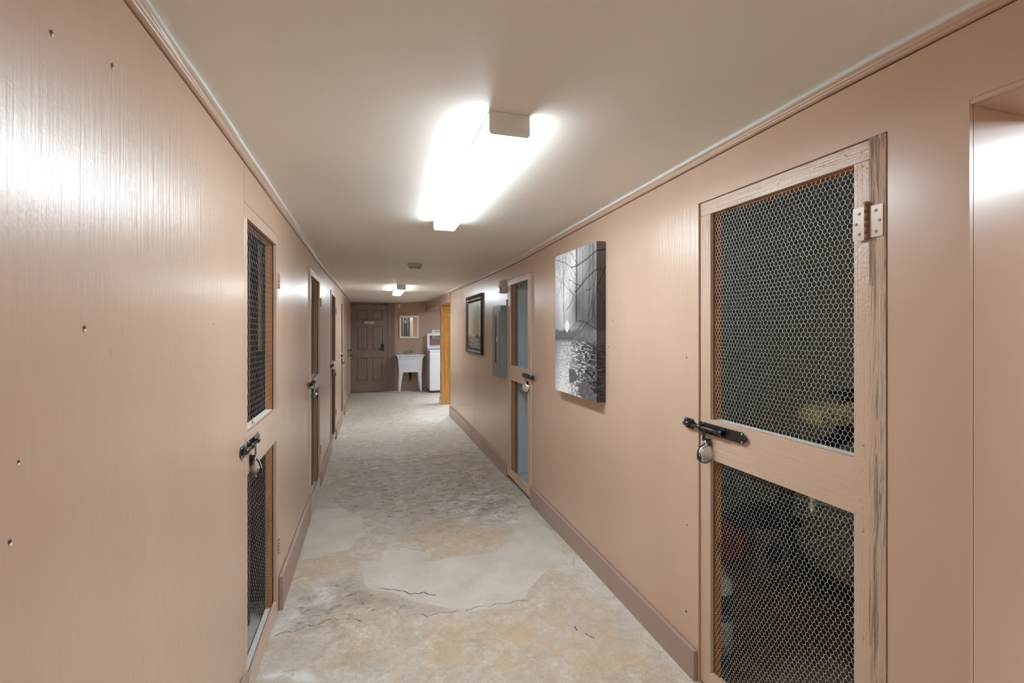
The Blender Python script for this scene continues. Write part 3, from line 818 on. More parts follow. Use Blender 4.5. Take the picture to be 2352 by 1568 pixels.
# ------------------------------------------------------------------ locker interiors
def locker(name, side, y0, y1, depth, ztop, wall_mat, back=None):
    mb = MB()
    x0 = LX(y0)-.013 if side == 'L' else RX+.013
    s_ = -1 if side == 'L' else 1
    xb = x0+s_*depth
    mb.box((xb, y0, -.06), (xb+s_*.02, y1, ztop))
    mb.box((x0+s_*.005, y0, -.06), (xb, y0+.02, ztop)); mb.box((x0+s_*.005, y1-.02, -.06), (xb, y1, ztop))
    mb.box((x0+s_*.04, y0, ztop), (xb+s_*.02, y1, ztop+.02))
    return struct(name, mb, wall_mat)
for i, (a, b_) in enumerate(DOORS_L[:5]):
    y0 = -0.2 if i == 0 else (DOORS_L[i-1][1]+DOORS_L[i-1][1])/2+.16
    y1 = min(b_+.155, 10.9)
    locker('wall_locker_left_%d' % (i+1), 'L', y0, y1, 1.0, 2.06, ['darkwood', 'lockergrey', 'darkwood', 'tanwood', 'tanwood'][i])
locker('wall_locker_left_6', 'L', 10.76, 11.39, .9, 2.06, 'tanwood')
locker('wall_locker_right_1', 'R', 0.752, 2.90, 1.30, 2.285, 'lockergrey')
locker('wall_locker_right_2', 'R', 3.0, 4.62, 1.0, 2.10, 'lockergrey')
# boards stored upright in the first left locker
PL = ['dark brown plank standing upright in the nearest left locker, closest to the door', 'middle of three dark planks upright in the nearest left locker', 'shortest dark plank, furthest inside the nearest left locker']
for k, (x, y, wd, m_, zt) in enumerate([(-.62, 2.560, .10, 'darkwood', 1.9), (-.75, 2.50, .10, 'darkwood', 1.9), (-.88, 2.42, .09, 'darkwood', 1.7)]):
    mb = MB(); mb.box((x-wd/2, y, 0.004), (x+wd/2, y+.02, zt), .002)
    tag(obj('plank', mb, m_), PL[k], 'plank', 'dark planks in the nearest left locker')
obj('batten', MB().box((-.552, 2.655, 1.35), (-.536, 2.69, 1.90), .002), 'palewood', bpy.data.objects['wall_locker_left_1'])
# pale blue-grey boards in the second left locker
t = thing('board_partition', (-.9, 4.72, 0), 'pale blue-grey partition of wide boards inside the second left locker', 'partition')
for k in range(8):
    obj('board', MB().box((-1.4, 4.712, .006+k*.24), (-.560, 4.74, .238+k*.24), .003), 'bluegrey', t)
# white foam board in the right locker beside the panel
tag(obj('foam_board', MB().box((1.385, 4.29, 0.052), (2.20, 4.36, 2.05), .01), 'foam'), 'large white-blue foam board standing in the locker beside the electrical panel', 'foam board')
struct('trim_locker_floor', MB().box((1.36, 3.1, -.02), (2.3, 4.58, .05)), 'lockergrey')

m, nt, b = new_mat('brown_locker_floor')
n1 = noise(nt, pos_scaled(nt, 1, 1, 1), 7, 8, .7, .5)
nt.links.new(ramp(nt, n1, .32, .66, lin(84, 60, 48), lin(150, 134, 116)), b.inputs['Base Color']); b.inputs['Roughness'].default_value = .8
bump(nt, b, n1, .4, .006); M['lockerfloor'] = m
struct('floor_locker', MB().box((RX+.062, .774, -.03), (2.61, 2.878, .005)), 'lockerfloor')
# ---- things in the large right locker
# bicycle
t = thing('bicycle', (2.35, 1.70, 0), 'black bicycle leaning inside the large right locker', 'bicycle')
def wheel(cx_, cy_, cz_, yaw, r=.34):
    Rm = Matrix.Translation((cx_, cy_, cz_)) @ Matrix.Rotation(yaw, 4, 'Z') @ Matrix.Rotation(PI/2, 4, 'X')
    mb = MB(); pts = [Rm @ Vector((r*math.cos(2*PI*k/40), r*math.sin(2*PI*k/40), 0)) for k in range(40)]
    mb.tube(pts, .026, 8, closed=True); wo = obj('wheel', mb, 'rubber', t)
    mb = MB(); pts = [Rm @ Vector((.93*r*math.cos(2*PI*k/40), .93*r*math.sin(2*PI*k/40), 0)) for k in range(40)]
    mb.tube(pts, .009, 6, closed=True); mb.tube([Rm @ Vector((0, 0, -.04)), Rm @ Vector((0, 0, .04))], .018, 10); obj('wheel_rim', mb, 'darkgrey', wo)
    mb = MB()
    for k in range(28):
        a = 2*PI*k/28; mb.tube([Rm @ Vector((0.015*math.cos(a+1.3), .015*math.sin(a+1.3), .03*(-1)**k)), Rm @ Vector((.91*r*math.cos(a), .91*r*math.sin(a), 0))], .0014, 4)
    obj('spokes', mb, 'steel', wo, kind='stuff')
wheel(1.971, 1.382, .693, math.radians(-23)); wheel(2.27, 1.08, .368, math.radians(-23))
mb = MB()
mb.tube([(1.971, 1.382, .693), (2.03, 1.36, .90), (2.06, 1.35, 1.03)], [.014, .018, .018], 10)
mb.tube([(2.05, 1.35, .98), (2.18, 1.15, .58)], .020, 10); mb.tube([(2.06, 1.35, .99), (2.30, 1.10, .88)], .017, 10)
mb.tube([(2.18, 1.15, .58), (2.33, 1.06, .98)], .016, 10); mb.tube([(2.18, 1.15, .58), (2.27, 1.08, .368), (2.30, 1.10, .88)], .010, 8)
obj('bike_frame', mb, 'black', t)
mb = MB(); mb.tube([(1.87, 1.45, 1.045), (1.95, 1.41, 1.06), (2.06, 1.35, 1.05), (2.2, 1.25, 1.06)], .015, 10)
obj('handlebar', mb, 'black', t)
mb = MB(); mb.tube([(1.665, 1.39, .735), (1.665, 1.39, .75), (1.665, 1.39, .82), (1.665, 1.39, .835)], [.006, .013, .013, .006], 10); mb.tube([(1.665, 1.39, .78), (1.80, 1.42, .74), (1.971, 1.382, .693)], .004, 6)
obj('reflector', mb, 'steel', t, label='silver reflector')
mb = MB(); mb.lathe([(0, 0), (.07, .0), (.075, .02), (.04, .045), (0, .05)], Matrix.Translation((1.985, 1.432, 1.178)) @ Matrix.Rotation(math.radians(-17), 4, 'Z') @ Matrix.Diagonal((1.8, 1, .6, 1)), 20); obj('saddle', mb, 'black', t)
# yellow ribbed foam mat roll over the handlebar
t2 = thing('foam_mat', (1.95, 1.44, 1.075), 'yellowish ribbed mat with dark holes lying on the bicycle handlebar', 'mat')
Rm = Matrix.Translation((1.952, 1.44, 1.118)) @ Matrix.Rotation(math.radians(-19), 4, 'Z') @ Matrix.Rotation(math.radians(-7), 4, 'Y')
tt = bmesh.new(); bmesh.ops.create_cube(tt, size=1.0); bmesh.ops.scale(tt, vec=(.40, .14, .085), verts=list(tt.verts))
bmesh.ops.bevel(tt, geom=list(tt.edges), offset=.022, segments=3, affect='EDGES'); mb = MB(); mb.merge(tt, 0, Rm)
obj('mat_body', mb, 'yellowfoam', t2)
mb = MB(); rr = random.Random(4)
for k in range(26):
    p = Vector((rr.uniform(-.18, .0), -.0705, rr.uniform(-.026, .028)))
    mb.lathe([(0, .0006), (.0045, .0006), (.005, 0)], Rm @ Matrix.Translation(p) @ Matrix.Rotation(PI/2, 4, 'X'), 8)
for k in range(22):
    p = Vector((rr.uniform(-.15, .05), rr.uniform(-.05, .06), .0425))
    mb.lathe([(0, .0006), (.005, .0006), (.0055, 0)], Rm @ Matrix.Translation(p), 8)
obj('mat_holes', mb, 'darkgrey', t2, kind='stuff')
# jug
t = thing('bottle', (1.505, 1.722, 0), 'large clear bottle with a navy and pale label behind the wire of the right locker', 'bottle')
T = Matrix.Translation((1.505, 1.722, 0))
obj('base_ring', MB().lathe([(0, 0.0), (.058, .0), (.062, .006), (.062, .024), (0, .026)], T, 32), 'blue', t)
obj('bottle_body', MB().lathe([(.0, .027), (.060, .027), (.0605, .10), (.0605, .31), (.055, .335), (.042, .352), (.032, .36), (0, .362)], T, 32), 'label', t)
obj('navy_band', MB().lathe([(.0612, .20), (.0616, .205), (.0616, .285), (.0612, .29)], T, 32), 'navy', t)
obj('blue_band', MB().lathe([(.0612, .172), (.0616, .174), (.0616, .196), (.0612, .198)], T, 32), 'blue', t)
obj('bottle_cap', MB().lathe([(.034, .362), (.034, .385), (.03, .392), (0, .393)], T, 24), 'clear', t)
mb = MB()
for a_, z_ in ((0, .078), (.018, .090), (-.018, .090), (.0, .10)):
    an = math.radians(228)+a_*12
    mb.lathe([(0, .0012), (.0055, .0010), (.006, 0)], Matrix.Translation((1.505+.0605*math.cos(an), 1.722+.0605*math.sin(an), z_)) @ Matrix.Rotation(an, 4, 'Z') @ Matrix.Rotation(PI/2, 4, 'Y'), 8)
obj('leaf_print', mb, 'green', t, kind='stuff')
mb = MB()
for z_, wd in ((.150, .6), (.138, .9), (.126, .5), (.06, .7), (.052, .5)):
    for q in range(7):
        an = math.radians(205+q*7.5)
        if rr.random() < .75: mb.box((0, 0, 0), (.0001, .0001, .0001)) if False else mb.lathe([(0, .0012), (.0034, .0010), (.0036, 0)], Matrix.Translation((1.505+.0605*math.cos(an), 1.722+.0605*math.sin(an), z_)) @ Matrix.Rotation(an, 4, 'Z') @ Matrix.Rotation(PI/2, 4, 'Y') @ Matrix.Diagonal((.8, 1.4, 1, 1)), 6)
obj('label_print', mb, 'ink', t, kind='stuff')
# red round bag, standing on its rim
t = thing('red_bag', (2.131, 2.379, .006), 'round red bag with a carrying ring on the floor of the right locker', 'bag')
T = Matrix.Translation((2.131, 2.379, .134)) @ Matrix.Rotation(math.radians(48), 4, 'Z') @ Matrix.Rotation(PI/2, 4, 'Y')
obj('bag_body', MB().lathe([(0, .05), (.07, .048), (.11, .036), (.127, .012), (.127, -.012), (.11, -.036), (.07, -.048), (0, -.05)], T, 28), 'red', t)
mb = MB(); mb.tube([(2.105+.026*math.cos(a), 2.387-.008*math.cos(a), .280+.026*math.sin(a)) for a in [2*PI*k/16 for k in range(16)]], .004, 6, closed=True); obj('carry_ring', mb, 'red', t)
def rbox(mb, cx_, cy_, z0, z1, sx, sy_, yaw, bev):
    tt = bmesh.new(); bmesh.ops.create_cube(tt, size=1.0); bmesh.ops.scale(tt, vec=(sx, sy_, z1-z0), verts=list(tt.verts))
    bmesh.ops.bevel(tt, geom=list(tt.edges), offset=bev, segments=2, affect='EDGES')
    Mx = Matrix.Translation((cx_, cy_, (z0+z1)/2)) @ Matrix.Rotation(math.radians(yaw), 4, 'Z'); mb.merge(tt, 0, Mx); return Mx
# grey crate with a dark opening, black bag lying on it
t = thing('grey_crate', (2.344, 2.261, .006), 'grey plastic crate with a dark round opening under the black bag', 'crate')
mb = MB(); Mx = rbox(mb, 2.344, 2.261, .0065, .262, .215, .15, -17, .012); obj('crate_body', mb, 'greybox', t)
mb = MB(); mb.lathe([(0, .002), (.045, .002), (.050, 0)], Mx @ Matrix.Translation((.0, -.0755, -.02)) @ Matrix.Rotation(PI/2, 4, 'X') @ Matrix.Diagonal((1, 1.3, 1, 1)), 20); obj('opening', mb, 'black', t)
mb = MB(); tt = MB(); rbox(mb, 2.338, 2.243, .244, .268, .235, .17, -17, .005); obj('crate_rim', mb, 'greybox', t)
t = thing('black_bag', (2.29, 2.27, .27), 'flat black bag lying on the grey crate in the right locker', 'bag')
Rc = Matrix.Translation((2.325, 2.262, .322)) @ Matrix.Rotation(math.radians(-17), 4, 'Z')
tt = bmesh.new(); bmesh.ops.create_cube(tt, size=1.0); bmesh.ops.subdivide_edges(tt, edges=list(tt.edges), cuts=3, use_grid_fill=True); bmesh.ops.scale(tt, vec=(.38, .17, .10), verts=list(tt.verts))
for v in tt.verts: v.co.z = -.05+(v.co.z+.05)*(1-.6*abs(v.co.x/.19)**2); v.co.y *= 1-.2*abs(v.co.x/.19)**2
mb = MB(); mb.merge(tt, 0, Rc); obj('bag_body', mb, 'black', t, smooth=True)
mb = MB(); mb.tube([Rc @ Vector((-.10, -.07, .03)), Rc @ Vector((-.06, -.10, .05)), Rc @ Vector((.05, -.10, .05)), Rc @ Vector((.10, -.07, .03))], .006, 6); obj('strap', mb, 'black', t)
t = thing('black_drum', (2.337, 2.441, .006), 'dark box with a tan ring on its front, beside the red bag', 'box')
mb = MB(); Mx = rbox(mb, 2.30, 2.47, .0065, .245, .13, .09, -17, .008); obj('box_body', mb, 'black', t)
mb = MB(); mb.tube([Mx @ Vector((.058*math.cos(a), -.052, .058*math.sin(a)-.005)) for a in [2*PI*k/20 for k in range(20)]], .010, 8, closed=True); obj('front_ring', mb, 'tanring', t)
# small blue cord scrap near the door
mb = MB(); mb.tube([(1.44, 1.36, .006), (1.46, 1.375, .012), (1.475, 1.36, .02), (1.465, 1.34, .012), (1.47, 1.315, .006)], .0022, 6)
tag(obj('cord_scrap', mb, 'bluegrey'), 'scrap of pale blue cord on the floor inside the large right locker', 'cord')
# yellow tag on first left rail
mb = MB(); mb.lathe([(0, -.006), (.006, -.006), (.0045, .004), (.0015, .008), (0, .009)], Matrix.Translation((LX(2)-.024, 2.215, 1.066)), 10); mb.tube([(LX(2)-.024, 2.215, 1.074), (LX(2)-.024, 2.215, 1.084)], .001, 5)
tag(obj('yellow_tag', mb, 'yellow'), 'small yellow plug on the rail of the nearest left locker door', 'tag')

# ------------------------------------------------------------------ ceiling lights
def ceiling_light(x0, x1, y0, y1, z, label, mat='lamp', yaw=0.0, hgt=0.064):
    cxm, cym = (x0+x1)/2, (y0+y1)/2; w2 = (x1-x0)/2; l2 = (y1-y0)/2
    t = thing('ceiling_light', (cxm, cym, z), label, 'light')
    def put(name, mb, mt):
        me = bpy.data.meshes.new(name); mb.bm.to_mesh(me); mb.bm.free()
        me.materials.append(M[mt]); o = bpy.data.objects.new(name, me); C.objects.link(o); o.parent = t; return o
    mb = MB(); mb.box((-w2, -l2+.002, -.012), (w2, l2-.002, 0.004), .001); put('housing', mb, 'fixture')
    for s_ in (-1, 1):
        mb = MB()
        pts = [(-w2-.0015, 0.004), (w2+.0015, 0.004), (w2+.0015, -hgt+.006), (w2-.005, -hgt-.0015), (-w2+.005, -hgt-.0015), (-w2-.0015, -hgt+.006)]
        mb.prism(pts, 'y', s_*l2-.002, s_*l2+.002); put('end_cap', mb, 'fixture')
    mb = MB()
    pts = [(-w2, -.0122), (-w2+.001, -hgt+.008), (-w2+.006, -hgt), (w2-.006, -hgt), (w2-.001, -hgt+.008), (w2, -.0122)]
    mb.prism(pts, 'y', -l2+.003, l2-.003); df = put('diffuser', mb, mat); df.data.materials.append(M['lamp_edge'])
    for p in df.data.polygons:
        if abs(p.normal.x) > .5: p.material_index = 1
    t.rotation_euler = (0, 0, yaw)
    return t
ceiling_light(.360, .488, 1.375, 2.80, 2.128, 'lit white fluorescent ceiling light overhead, nearest in the hall', yaw=-math.radians(.7))
ceiling_light(.372, .500, 6.93, 8.12, 2.108, 'small-looking lit ceiling light further down the hall past the smoke detector', 'lamp_far')
ceiling_light(.36, .49, -3.3, -1.9, 2.128, 'lit ceiling light in the hall behind the viewpoint')
ceiling_light(2.24, 2.37, -.55, .45, 2.13, 'lit ceiling light in the side passage on the right', 'lamp_side')
ceiling_light(2.10, 2.23, 8.75, 9.95, 2.12, 'lit ceiling light over the laundry alcove', 'lamp_alcove')

# smoke detector
t = thing('smoke_detector', (.420, 4.60, ceil_z(.42, 4.6)), 'round off-white smoke detector on the ceiling between the two lights', 'smoke detector')
T = Matrix.Translation((.420, 4.60, ceil_z(.42, 4.6))) @ Matrix.Rotation(PI, 4, 'X')
obj('detector_body', MB().lathe([(0, -.002), (.073, -.002), (.073, .006), (.064, .032), (.052, .038), (.03, .042), (0, .043)], T, 32), 'greyplastic', t)
mb = MB()
for k in range(26):
    a = 2*PI*k/26; mb.box((.420+.050*math.cos(a)-.003, 4.60+.050*math.sin(a)-.003, ceil_z(.42, 4.6)-.043), (.420+.050*math.cos(a)+.003, 4.60+.050*math.sin(a)+.003, ceil_z(.42, 4.6)-.037))
obj('vents', mb, 'darkgrey', t, kind='stuff')

# ------------------------------------------------------------------ pictures: image made as per-vertex colour on the print itself
def print_mesh(name, y0, y1, z0, z1, x, fn, ny, nz, extra=None):
    """vertical print facing -x; fn(u, v) -> rgb arrays, u from far (image left) to near edge, v up"""
    u = np.linspace(0, 1, ny); v = np.linspace(0, 1, nz); U, V = np.meshgrid(u, v)
    Yc = y1+(y0-y1)*U; Zc = z0+(z1-z0)*V
    co = np.stack([np.full_like(Yc, x), Yc, Zc], -1).reshape(-1, 3); idx = np.arange(ny*nz).reshape(nz, ny)
    f = np.stack([idx[:-1, :-1], idx[:-1, 1:], idx[1:, 1:], idx[1:, :-1]], -1).reshape(-1, 4)
    me = bpy.data.meshes.new(name); me.from_pydata(co.tolist(), [], f.tolist())
    rgb = fn(U, V); rgb = np.clip(rgb, 0, 1); linv = np.where(rgb <= .04045, rgb/12.92, ((rgb+.055)/1.055)**2.4)
    at = me.color_attributes.new('print', 'FLOAT_COLOR', 'POINT')
    at.data.foreach_set('color', np.concatenate([linv, np.ones(linv.shape[:2]+(1,))], -1).reshape(-1).astype(np.float32))
    return me
def print_mat(name, rough):
    m, nt, b = new_mat(name)
    at = N(nt, 'ShaderNodeAttribute', attribute_name='print'); nt.links.new(at.outputs['Color'], b.inputs['Base Color'])
    b.inputs['Roughness'].default_value = rough
    bump(nt, b, noise(nt, pos_scaled(nt, 1, 1, 1), 900, 2), .08, .0005)
    return m
M['canvas_print'] = print_mat('canvas_print', .55); M['ship_print'] = print_mat('painting_print', .35)
def vnoise(U, V, fx, fy, seed, octv=4):
    r = np.random.default_rng(seed); o = np.zeros_like(U); amp = 1; tot = 0
    for k in range(octv):
        gx, gy = int(fx*2**k)+2, int(fy*2**k)+2; g = r.random((gy+1, gx+1))
        x = U*(gx-1); y = V*(gy-1); xi = np.clip(x.astype(int), 0, gx-1); yi = np.clip(y.astype(int), 0, gy-1); xf, yf = x-xi, y-yi
        xf = xf*xf*(3-2*xf); yf = yf*yf*(3-2*yf)
        o += amp*((g[yi, xi]*(1-xf)+g[yi, xi+1]*xf)*(1-yf)+(g[yi+1, xi]*(1-xf)+g[yi+1, xi+1]*xf)*yf); tot += amp; amp *= .55
    return o/tot
vnoise_raw = vnoise
def line(U, V, pts, wd, asp):
    d = np.full(U.shape, 9.0)
    for (ax, ay), (bx, by) in zip(pts, pts[1:]):
        ex, ey = (bx-ax), (by-ay)*asp; L2 = ex*ex+ey*ey+1e-9
        t = np.clip(((U-ax)*ex+(V-ay)*asp*ey)/L2, 0, 1)
        d = np.minimum(d, np.hypot(U-ax-t*ex, (V-ay)*asp-t*ey))
    return np.clip(1.5-d/wd, 0, 1)
def forest(U, V):
    """misty pond: u 0..1 left to right across the front (1..1.1 = wrapped side), v 0..1 up"""
    A = 1.5
    _vn = vnoise_raw
    def vnoise(U, V, *a): return _vn(U/1.11, V, *a)
    g = np.full(U.shape, .60)
    glow = np.exp(-(((U-.30)/.35)**2+((V-.93)/.42)**2)); g = .50+.50*glow
    g -= .26*np.clip((U-.45)/.5, 0, 1)*np.clip((1.05-V)/.5, 0, 1)
    g -= .24*np.exp(-((U-.55)/.20)**2-((V-.62)/.16)**2)
    g += (vnoise(U, V, 5, 7, 1)-.5)*.10
    def dark(m_, s_): nonlocal g; g = g*(1-m_*s_)
    dark(line(U, V, [(.57, 1.02), (.565, .52)], .022, A), .40)
    for x0, x1, wd, s_ in ((.22, .25, .010, .28), (.86, .84, .016, .16), (.70, .72, .010, .15), (.93, .92, .014, .22), (.63, .635, .008, .18), (.40, .40, .006, .12), (.12, .10, .006, .12)):
        dark(line(U, V, [(x0, 1.02), (x1, .50)], wd, A), s_)
    r = np.random.default_rng(11)
    def branch(p, ang, L, wd, s_, dep):
        pts = [p]
        for k in range(4):
            ang += r.normal(0, .16); p = (p[0]+math.cos(ang)*L/4, p[1]+math.sin(ang)*L/4/A); pts.append(p)
            if dep > 0 and r.random() < .8: branch(p, ang+r.choice([-1, 1])*r.uniform(.4, .9), L*.55, wd*.65, s_*.85, dep-1)
        dark(line(U, V, pts, wd, A), s_)
    for p, an, L in (((.56, .60), 2.2, .75), ((.57, .66), 2.35, .62), ((.56, .75), 2.2, .5), ((.23, .58), 1.75, .6), ((.23, .60), 1.35, .55), ((.26, .54), 1.2, .5), ((.55, .82), 2.5, .55), ((.57, .80), .8, .45), ((.08, .7), 1.2, .4)):
        branch(p, an, L, .0034, .36, 3)
    for p, an, L, s_ in (((1.12, .955), 3.4, .7, .75), ((1.05, .83), 3.35, .55, .8), ((1.12, .90), 4.2, .6, .8), ((1.1, .44), 3.0, .5, .5), ((.98, .80), 4.3, .35, .7)):
        branch(p, an, L, .0058, s_*.8, 1)
    # far bank and water
    wl = .385
    bank = np.clip((.445+.03*vnoise(U, V, 14, 1, 5)-V)/.02, 0, 1)
    land = .27+.16*vnoise(U, V, 40, 50, 7); g = g*(1-bank)+land*bank
    water = np.clip((wl-V)/.03, 0, 1)
    wv = vnoise(U, V, 26, 190, 9, 2)
    refl = .36+.34*np.exp(-((U-.22)/.30)**2)*np.clip((.60-V)/.35, 0, 1)+.16*np.clip((.22-V)/.22, 0, 1)*np.clip((.85-U)/.5, 0, 1)
    refl = refl-.16*np.exp(-((U-.9)/.25)**2)
    wvv = refl+(wv-.5)*.55*np.clip(.35+U*.7, 0, 1)+np.clip((wv-.56)*5, 0, .24)*(U > .3)*np.exp(-((U-.66)/.25)**2)
    g = g*(1-water)+wvv*water
    # white lantern-like leaf and its glow
    lx = np.abs(U-.333)/.062; lv = (V-.477)/.048; leaf = (lx+np.abs(lv)**1.3 < 1)
    g = np.where(leaf, .93, g)
    # stones
    for poly, sh in (([(.39, .178), (.42, .182), (.51, .177), (.61, .134), (.585, .11), (.50, .092), (.40, .078), (.385, .13)], .30),
                 ([(.67, .153), (.76, .172), (.82, .167), (.825, .149), (.79, .125), (.735, .147)], .28),
                 ([(.64, .096), (.71, .108), (.855, .09), (.955, .056), (.99, .02), (.975, .008), (.72, .002), (.61, .035), (.61, .065)], .30)):
        d = sdist(U+.012*(vnoise(U, V, 30, 40, 13)-.5), V+.010*(vnoise(U, V, 30, 40, 15)-.5), poly)
        m_ = np.clip(.5+d/.006, 0, 1); g = g*(1-m_)+(sh-.06+.16*vnoise(U, V, 30, 50, 14))*m_
    rgb = np.stack([g*1.0, g*.985, g*.995], -1)
    # side wrap is coloured a bit browner and darker than the front
    s_ = np.clip((U-1.0)/.001, 0, 1)[..., None]
    return np.clip(rgb*1.16+.02, 0, .95)*(1-s_)+rgb*np.array([.78, .72, .70])*s_
# canvas: front, near side wrap (facing the viewer), wooden box
cy0, cy1, cz0, cz1, cxf = 2.395, 3.018, 1.040, 1.971, 1.246
t = thing('canvas_print', (cxf, (cy0+cy1)/2, cz0), 'tall grey canvas print of a misty pond with bare trees and stones', 'canvas')
me = print_mesh('print_front', cy0, cy1, cz0, cz1, cxf, forest, 330, 490)
obj('print_front', me, 'canvas_print', t)
def forest_side(U, V): return forest(1.001+U*.10, V)
me = print_mesh('print_side', 0, 1, cz0, cz1, 0, forest_side, 40, 400)
for v in me.vertices: y_ = 1-v.co.y; v.co.x = cxf+y_*(RX-.0015-cxf); v.co.y = cy0
obj('print_side', me, 'canvas_print', t)
obj('stretcher_box', MB().box((cxf+.0006, cy0+.0006, cz0+.0003), (RX-.0012, cy1, cz1-.0003)), 'greybox', t)

def ship(U, V):
    """old-style sea piece: pale sky, tall faint sails, rough dark sea"""
    A = .8
    sky = .80+.06*vnoise(U, V, 6, 6, 21)-.05*np.abs(V-.6); r_, g_, b_ = sky+.0, sky+.005, sky-.075
    sailm = np.zeros_like(U)
    for cx_, w0, top, bot in ((.66, .085, .96, .24), (.80, .075, .93, .24), (.52, .065, .86, .25), (.37, .05, .70, .26)):
        wd = w0*(1.15-.55*np.clip((V-bot)/(top-bot), 0, 1)); off = .05*np.clip((V-bot)/(top-bot), 0, 1)
        m_ = np.clip((wd-np.abs(U-cx_-off))/.02, 0, 1)*np.clip((top-V)/.04, 0, 1)*np.clip((V-bot)/.02, 0, 1)
        band = .5+.5*np.sin((V*30)+cx_*9); sailm = np.maximum(sailm, m_*(.75+.25*band))
    k = sailm*(.10+.12*vnoise(U, V, 22, 5, 23)); r_, g_, b_ = r_-k*.9, g_-k*1.1, b_-k*1.3
    for cx_ in (.70, .84, .55): 
        m_ = line(U, V, [(cx_, .26), (cx_+.05, .97)], .004, A); r_, g_, b_ = r_-.2*m_, g_-.2*m_, b_-.2*m_
    small = line(U, V, [(.14, .22), (.17, .32)], .012, A); r_, g_, b_ = r_-.25*small, g_-.25*small, b_-.22*small
    sea = np.clip((.235+.03*vnoise(U, V, 10, 1, 25)-V)/.02, 0, 1); wv = vnoise(U, V, 14, 26, 27, 5)
    sr = .48+(wv-.5)*.75+.12*np.exp(-((U-.5)/.3)**2); r_ = r_*(1-sea)+(sr+.02)*sea; g_ = g_*(1-sea)+sr*sea; b_ = b_*(1-sea)+(sr-.03)*sea
    hull = np.clip((.13-np.abs(U-.72))/.02, 0, 1)*np.clip((.035-np.abs(V-.225))/.01, 0, 1)
    r_, g_, b_ = r_*(1-hull)+.32*hull, g_*(1-hull)+.34*hull, b_*(1-hull)+.34*hull
    return np.stack([r_, g_, b_], -1)
fy0, fy1, fz0, fz1, fx = 5.422, 6.351, 1.152, 1.906, 1.273
t = thing('framed_picture', (fx, 5.88, fz0), 'black framed painting of a sailing ship on a rough sea', 'picture')
fr = .088
def frame_bar(y0, y1, z0, z1): return MB()
mb = MB()
prof = [(0.0, 0.032), (0.0, 0.004), (.010, .0), (.022, .004), (.045, .014), (.060, .012), (.074, .016), (.088, .022), (.088, .030)]   # (inward, depth)
def mitre(mb, prof, y0, y1, z0, z1, xfront, s_=1):
    t_ = bmesh.new(); rings = []
    for ci in range(4):
        row = []
        for i_, d in prof:
            y = (y0+i_, y1-i_, y1-i_, y0+i_)[ci]; z = (z0+i_, z0+i_, z1-i_, z1-i_)[ci]
            row.append(t_.verts.new((xfront+s_*d, y, z)))
        rings.append(row)
    for ci in range(4):
        A, B = rings[ci], rings[(ci+1) % 4]
        for k in range(len(prof)-1): t_.faces.new((A[k], A[k+1], B[k+1], B[k]))
    bmesh.ops.recalc_face_normals(t_, faces=list(t_.faces)); mb.merge(t_)
mitre(mb, prof, fy0, fy1, fz0, fz1, fx)
obj('frame', mb, 'blackframe', t)
obj('painting', print_mesh('painting', fy0+fr-.001, fy1-fr+.001, fz0+fr-.001, fz1-fr+.001, fx+.024, ship, 240, 200), 'ship_print', t)
obj('back_board', MB().box((fx+.0255, fy0+.001, fz0+.001), (RX-.0015, fy1-.001, fz1-.001)), 'blackframe', t)

# ------------------------------------------------------------------ electrical panel
px, py0, py1, pz0, pz1 = 1.2415, 4.436, 4.744, .978, 1.703
t = thing('electrical_panel', (px, (py0+py1)/2, pz0), 'grey metal electrical panel with a closed door on the right wall', 'electrical panel')
obj('cabinet', MB().box((px+.004, py0, pz0), (RX-.001, py1, pz1), .003), 'panelgrey', t)
obj('cover', MB().box((px, py0-.002, pz0-.002), (px+.0038, py1+.002, pz1+.002), .0015), 'panelgrey', t)
dd = obj('panel_door', MB().box((px-.004, py0+.035, pz0+.045), (px-.0002, py1-.035, pz1-.05), .0015), 'panelgrey', t)
mb = MB(); mb.box((px-.0052, py0+.135, 1.118), (px-.0042, py0+.195, 1.60), .0003); obj('viewing_slot', mb, 'paneldark', dd)
mb = MB(); mb.box((px-.012, py0+.085, 1.335), (px-.0042, py0+.115, 1.385), .002); obj('latch', mb, 'steel', dd)

# fire alarm strobe
sy, sz = 4.505, 1.895
t = thing('fire_strobe', (RX-.03, sy, sz), 'off-white fire alarm horn with a red lens above the electrical panel', 'fire alarm')
T = Matrix.Translation((RX-.002, sy, sz)) @ Matrix.Rotation(-PI/2, 4, 'Y')
pts = [(-.040, .066), (.040, .066), (.066, -.005), (.060, -.045), (.035, -.066), (-.035, -.066), (-.060, -.045), (-.066, -.005)]
def loft(mb, secs):
    t_ = bmesh.new(); rings = [[t_.verts.new((x, sy+p*k, sz+q*k2+dz)) for p, q in pts] for x, k, k2, dz in secs]
    for A, B in zip(rings, rings[1:]):
        for i in range(len(pts)): t_.faces.new((A[i], A[(i+1) % 8], B[(i+1) % 8], B[i]))
    t_.faces.new(rings[-1]); t_.faces.new(rings[0][::-1]); bmesh.ops.recalc_face_normals(t_, faces=list(t_.faces)); mb.merge(t_)
mb = MB(); loft(mb, [(RX-.001, 1, 1, 0), (RX-.030, .97, .98, 0), (RX-.045, .86, .92, .001), (RX-.047, .80, .88, .001)]); obj('strobe_body', mb, 'greyplastic', t)
mb = MB(); mb.box((RX-.0625, sy-.037, sz-.058), (RX-.0475, sy+.034, sz-.004), .006); obj('lens', mb, 'redlens', t, label='red lens')
mb = MB(); mb.lathe([(0, .004), (.009, .003), (.010, 0)], Matrix.Translation((RX-.0475, sy+.046, sz-.036)) @ Matrix.Rotation(-PI/2, 4, 'Y'), 12); obj('flash_tube', mb, 'white', t)

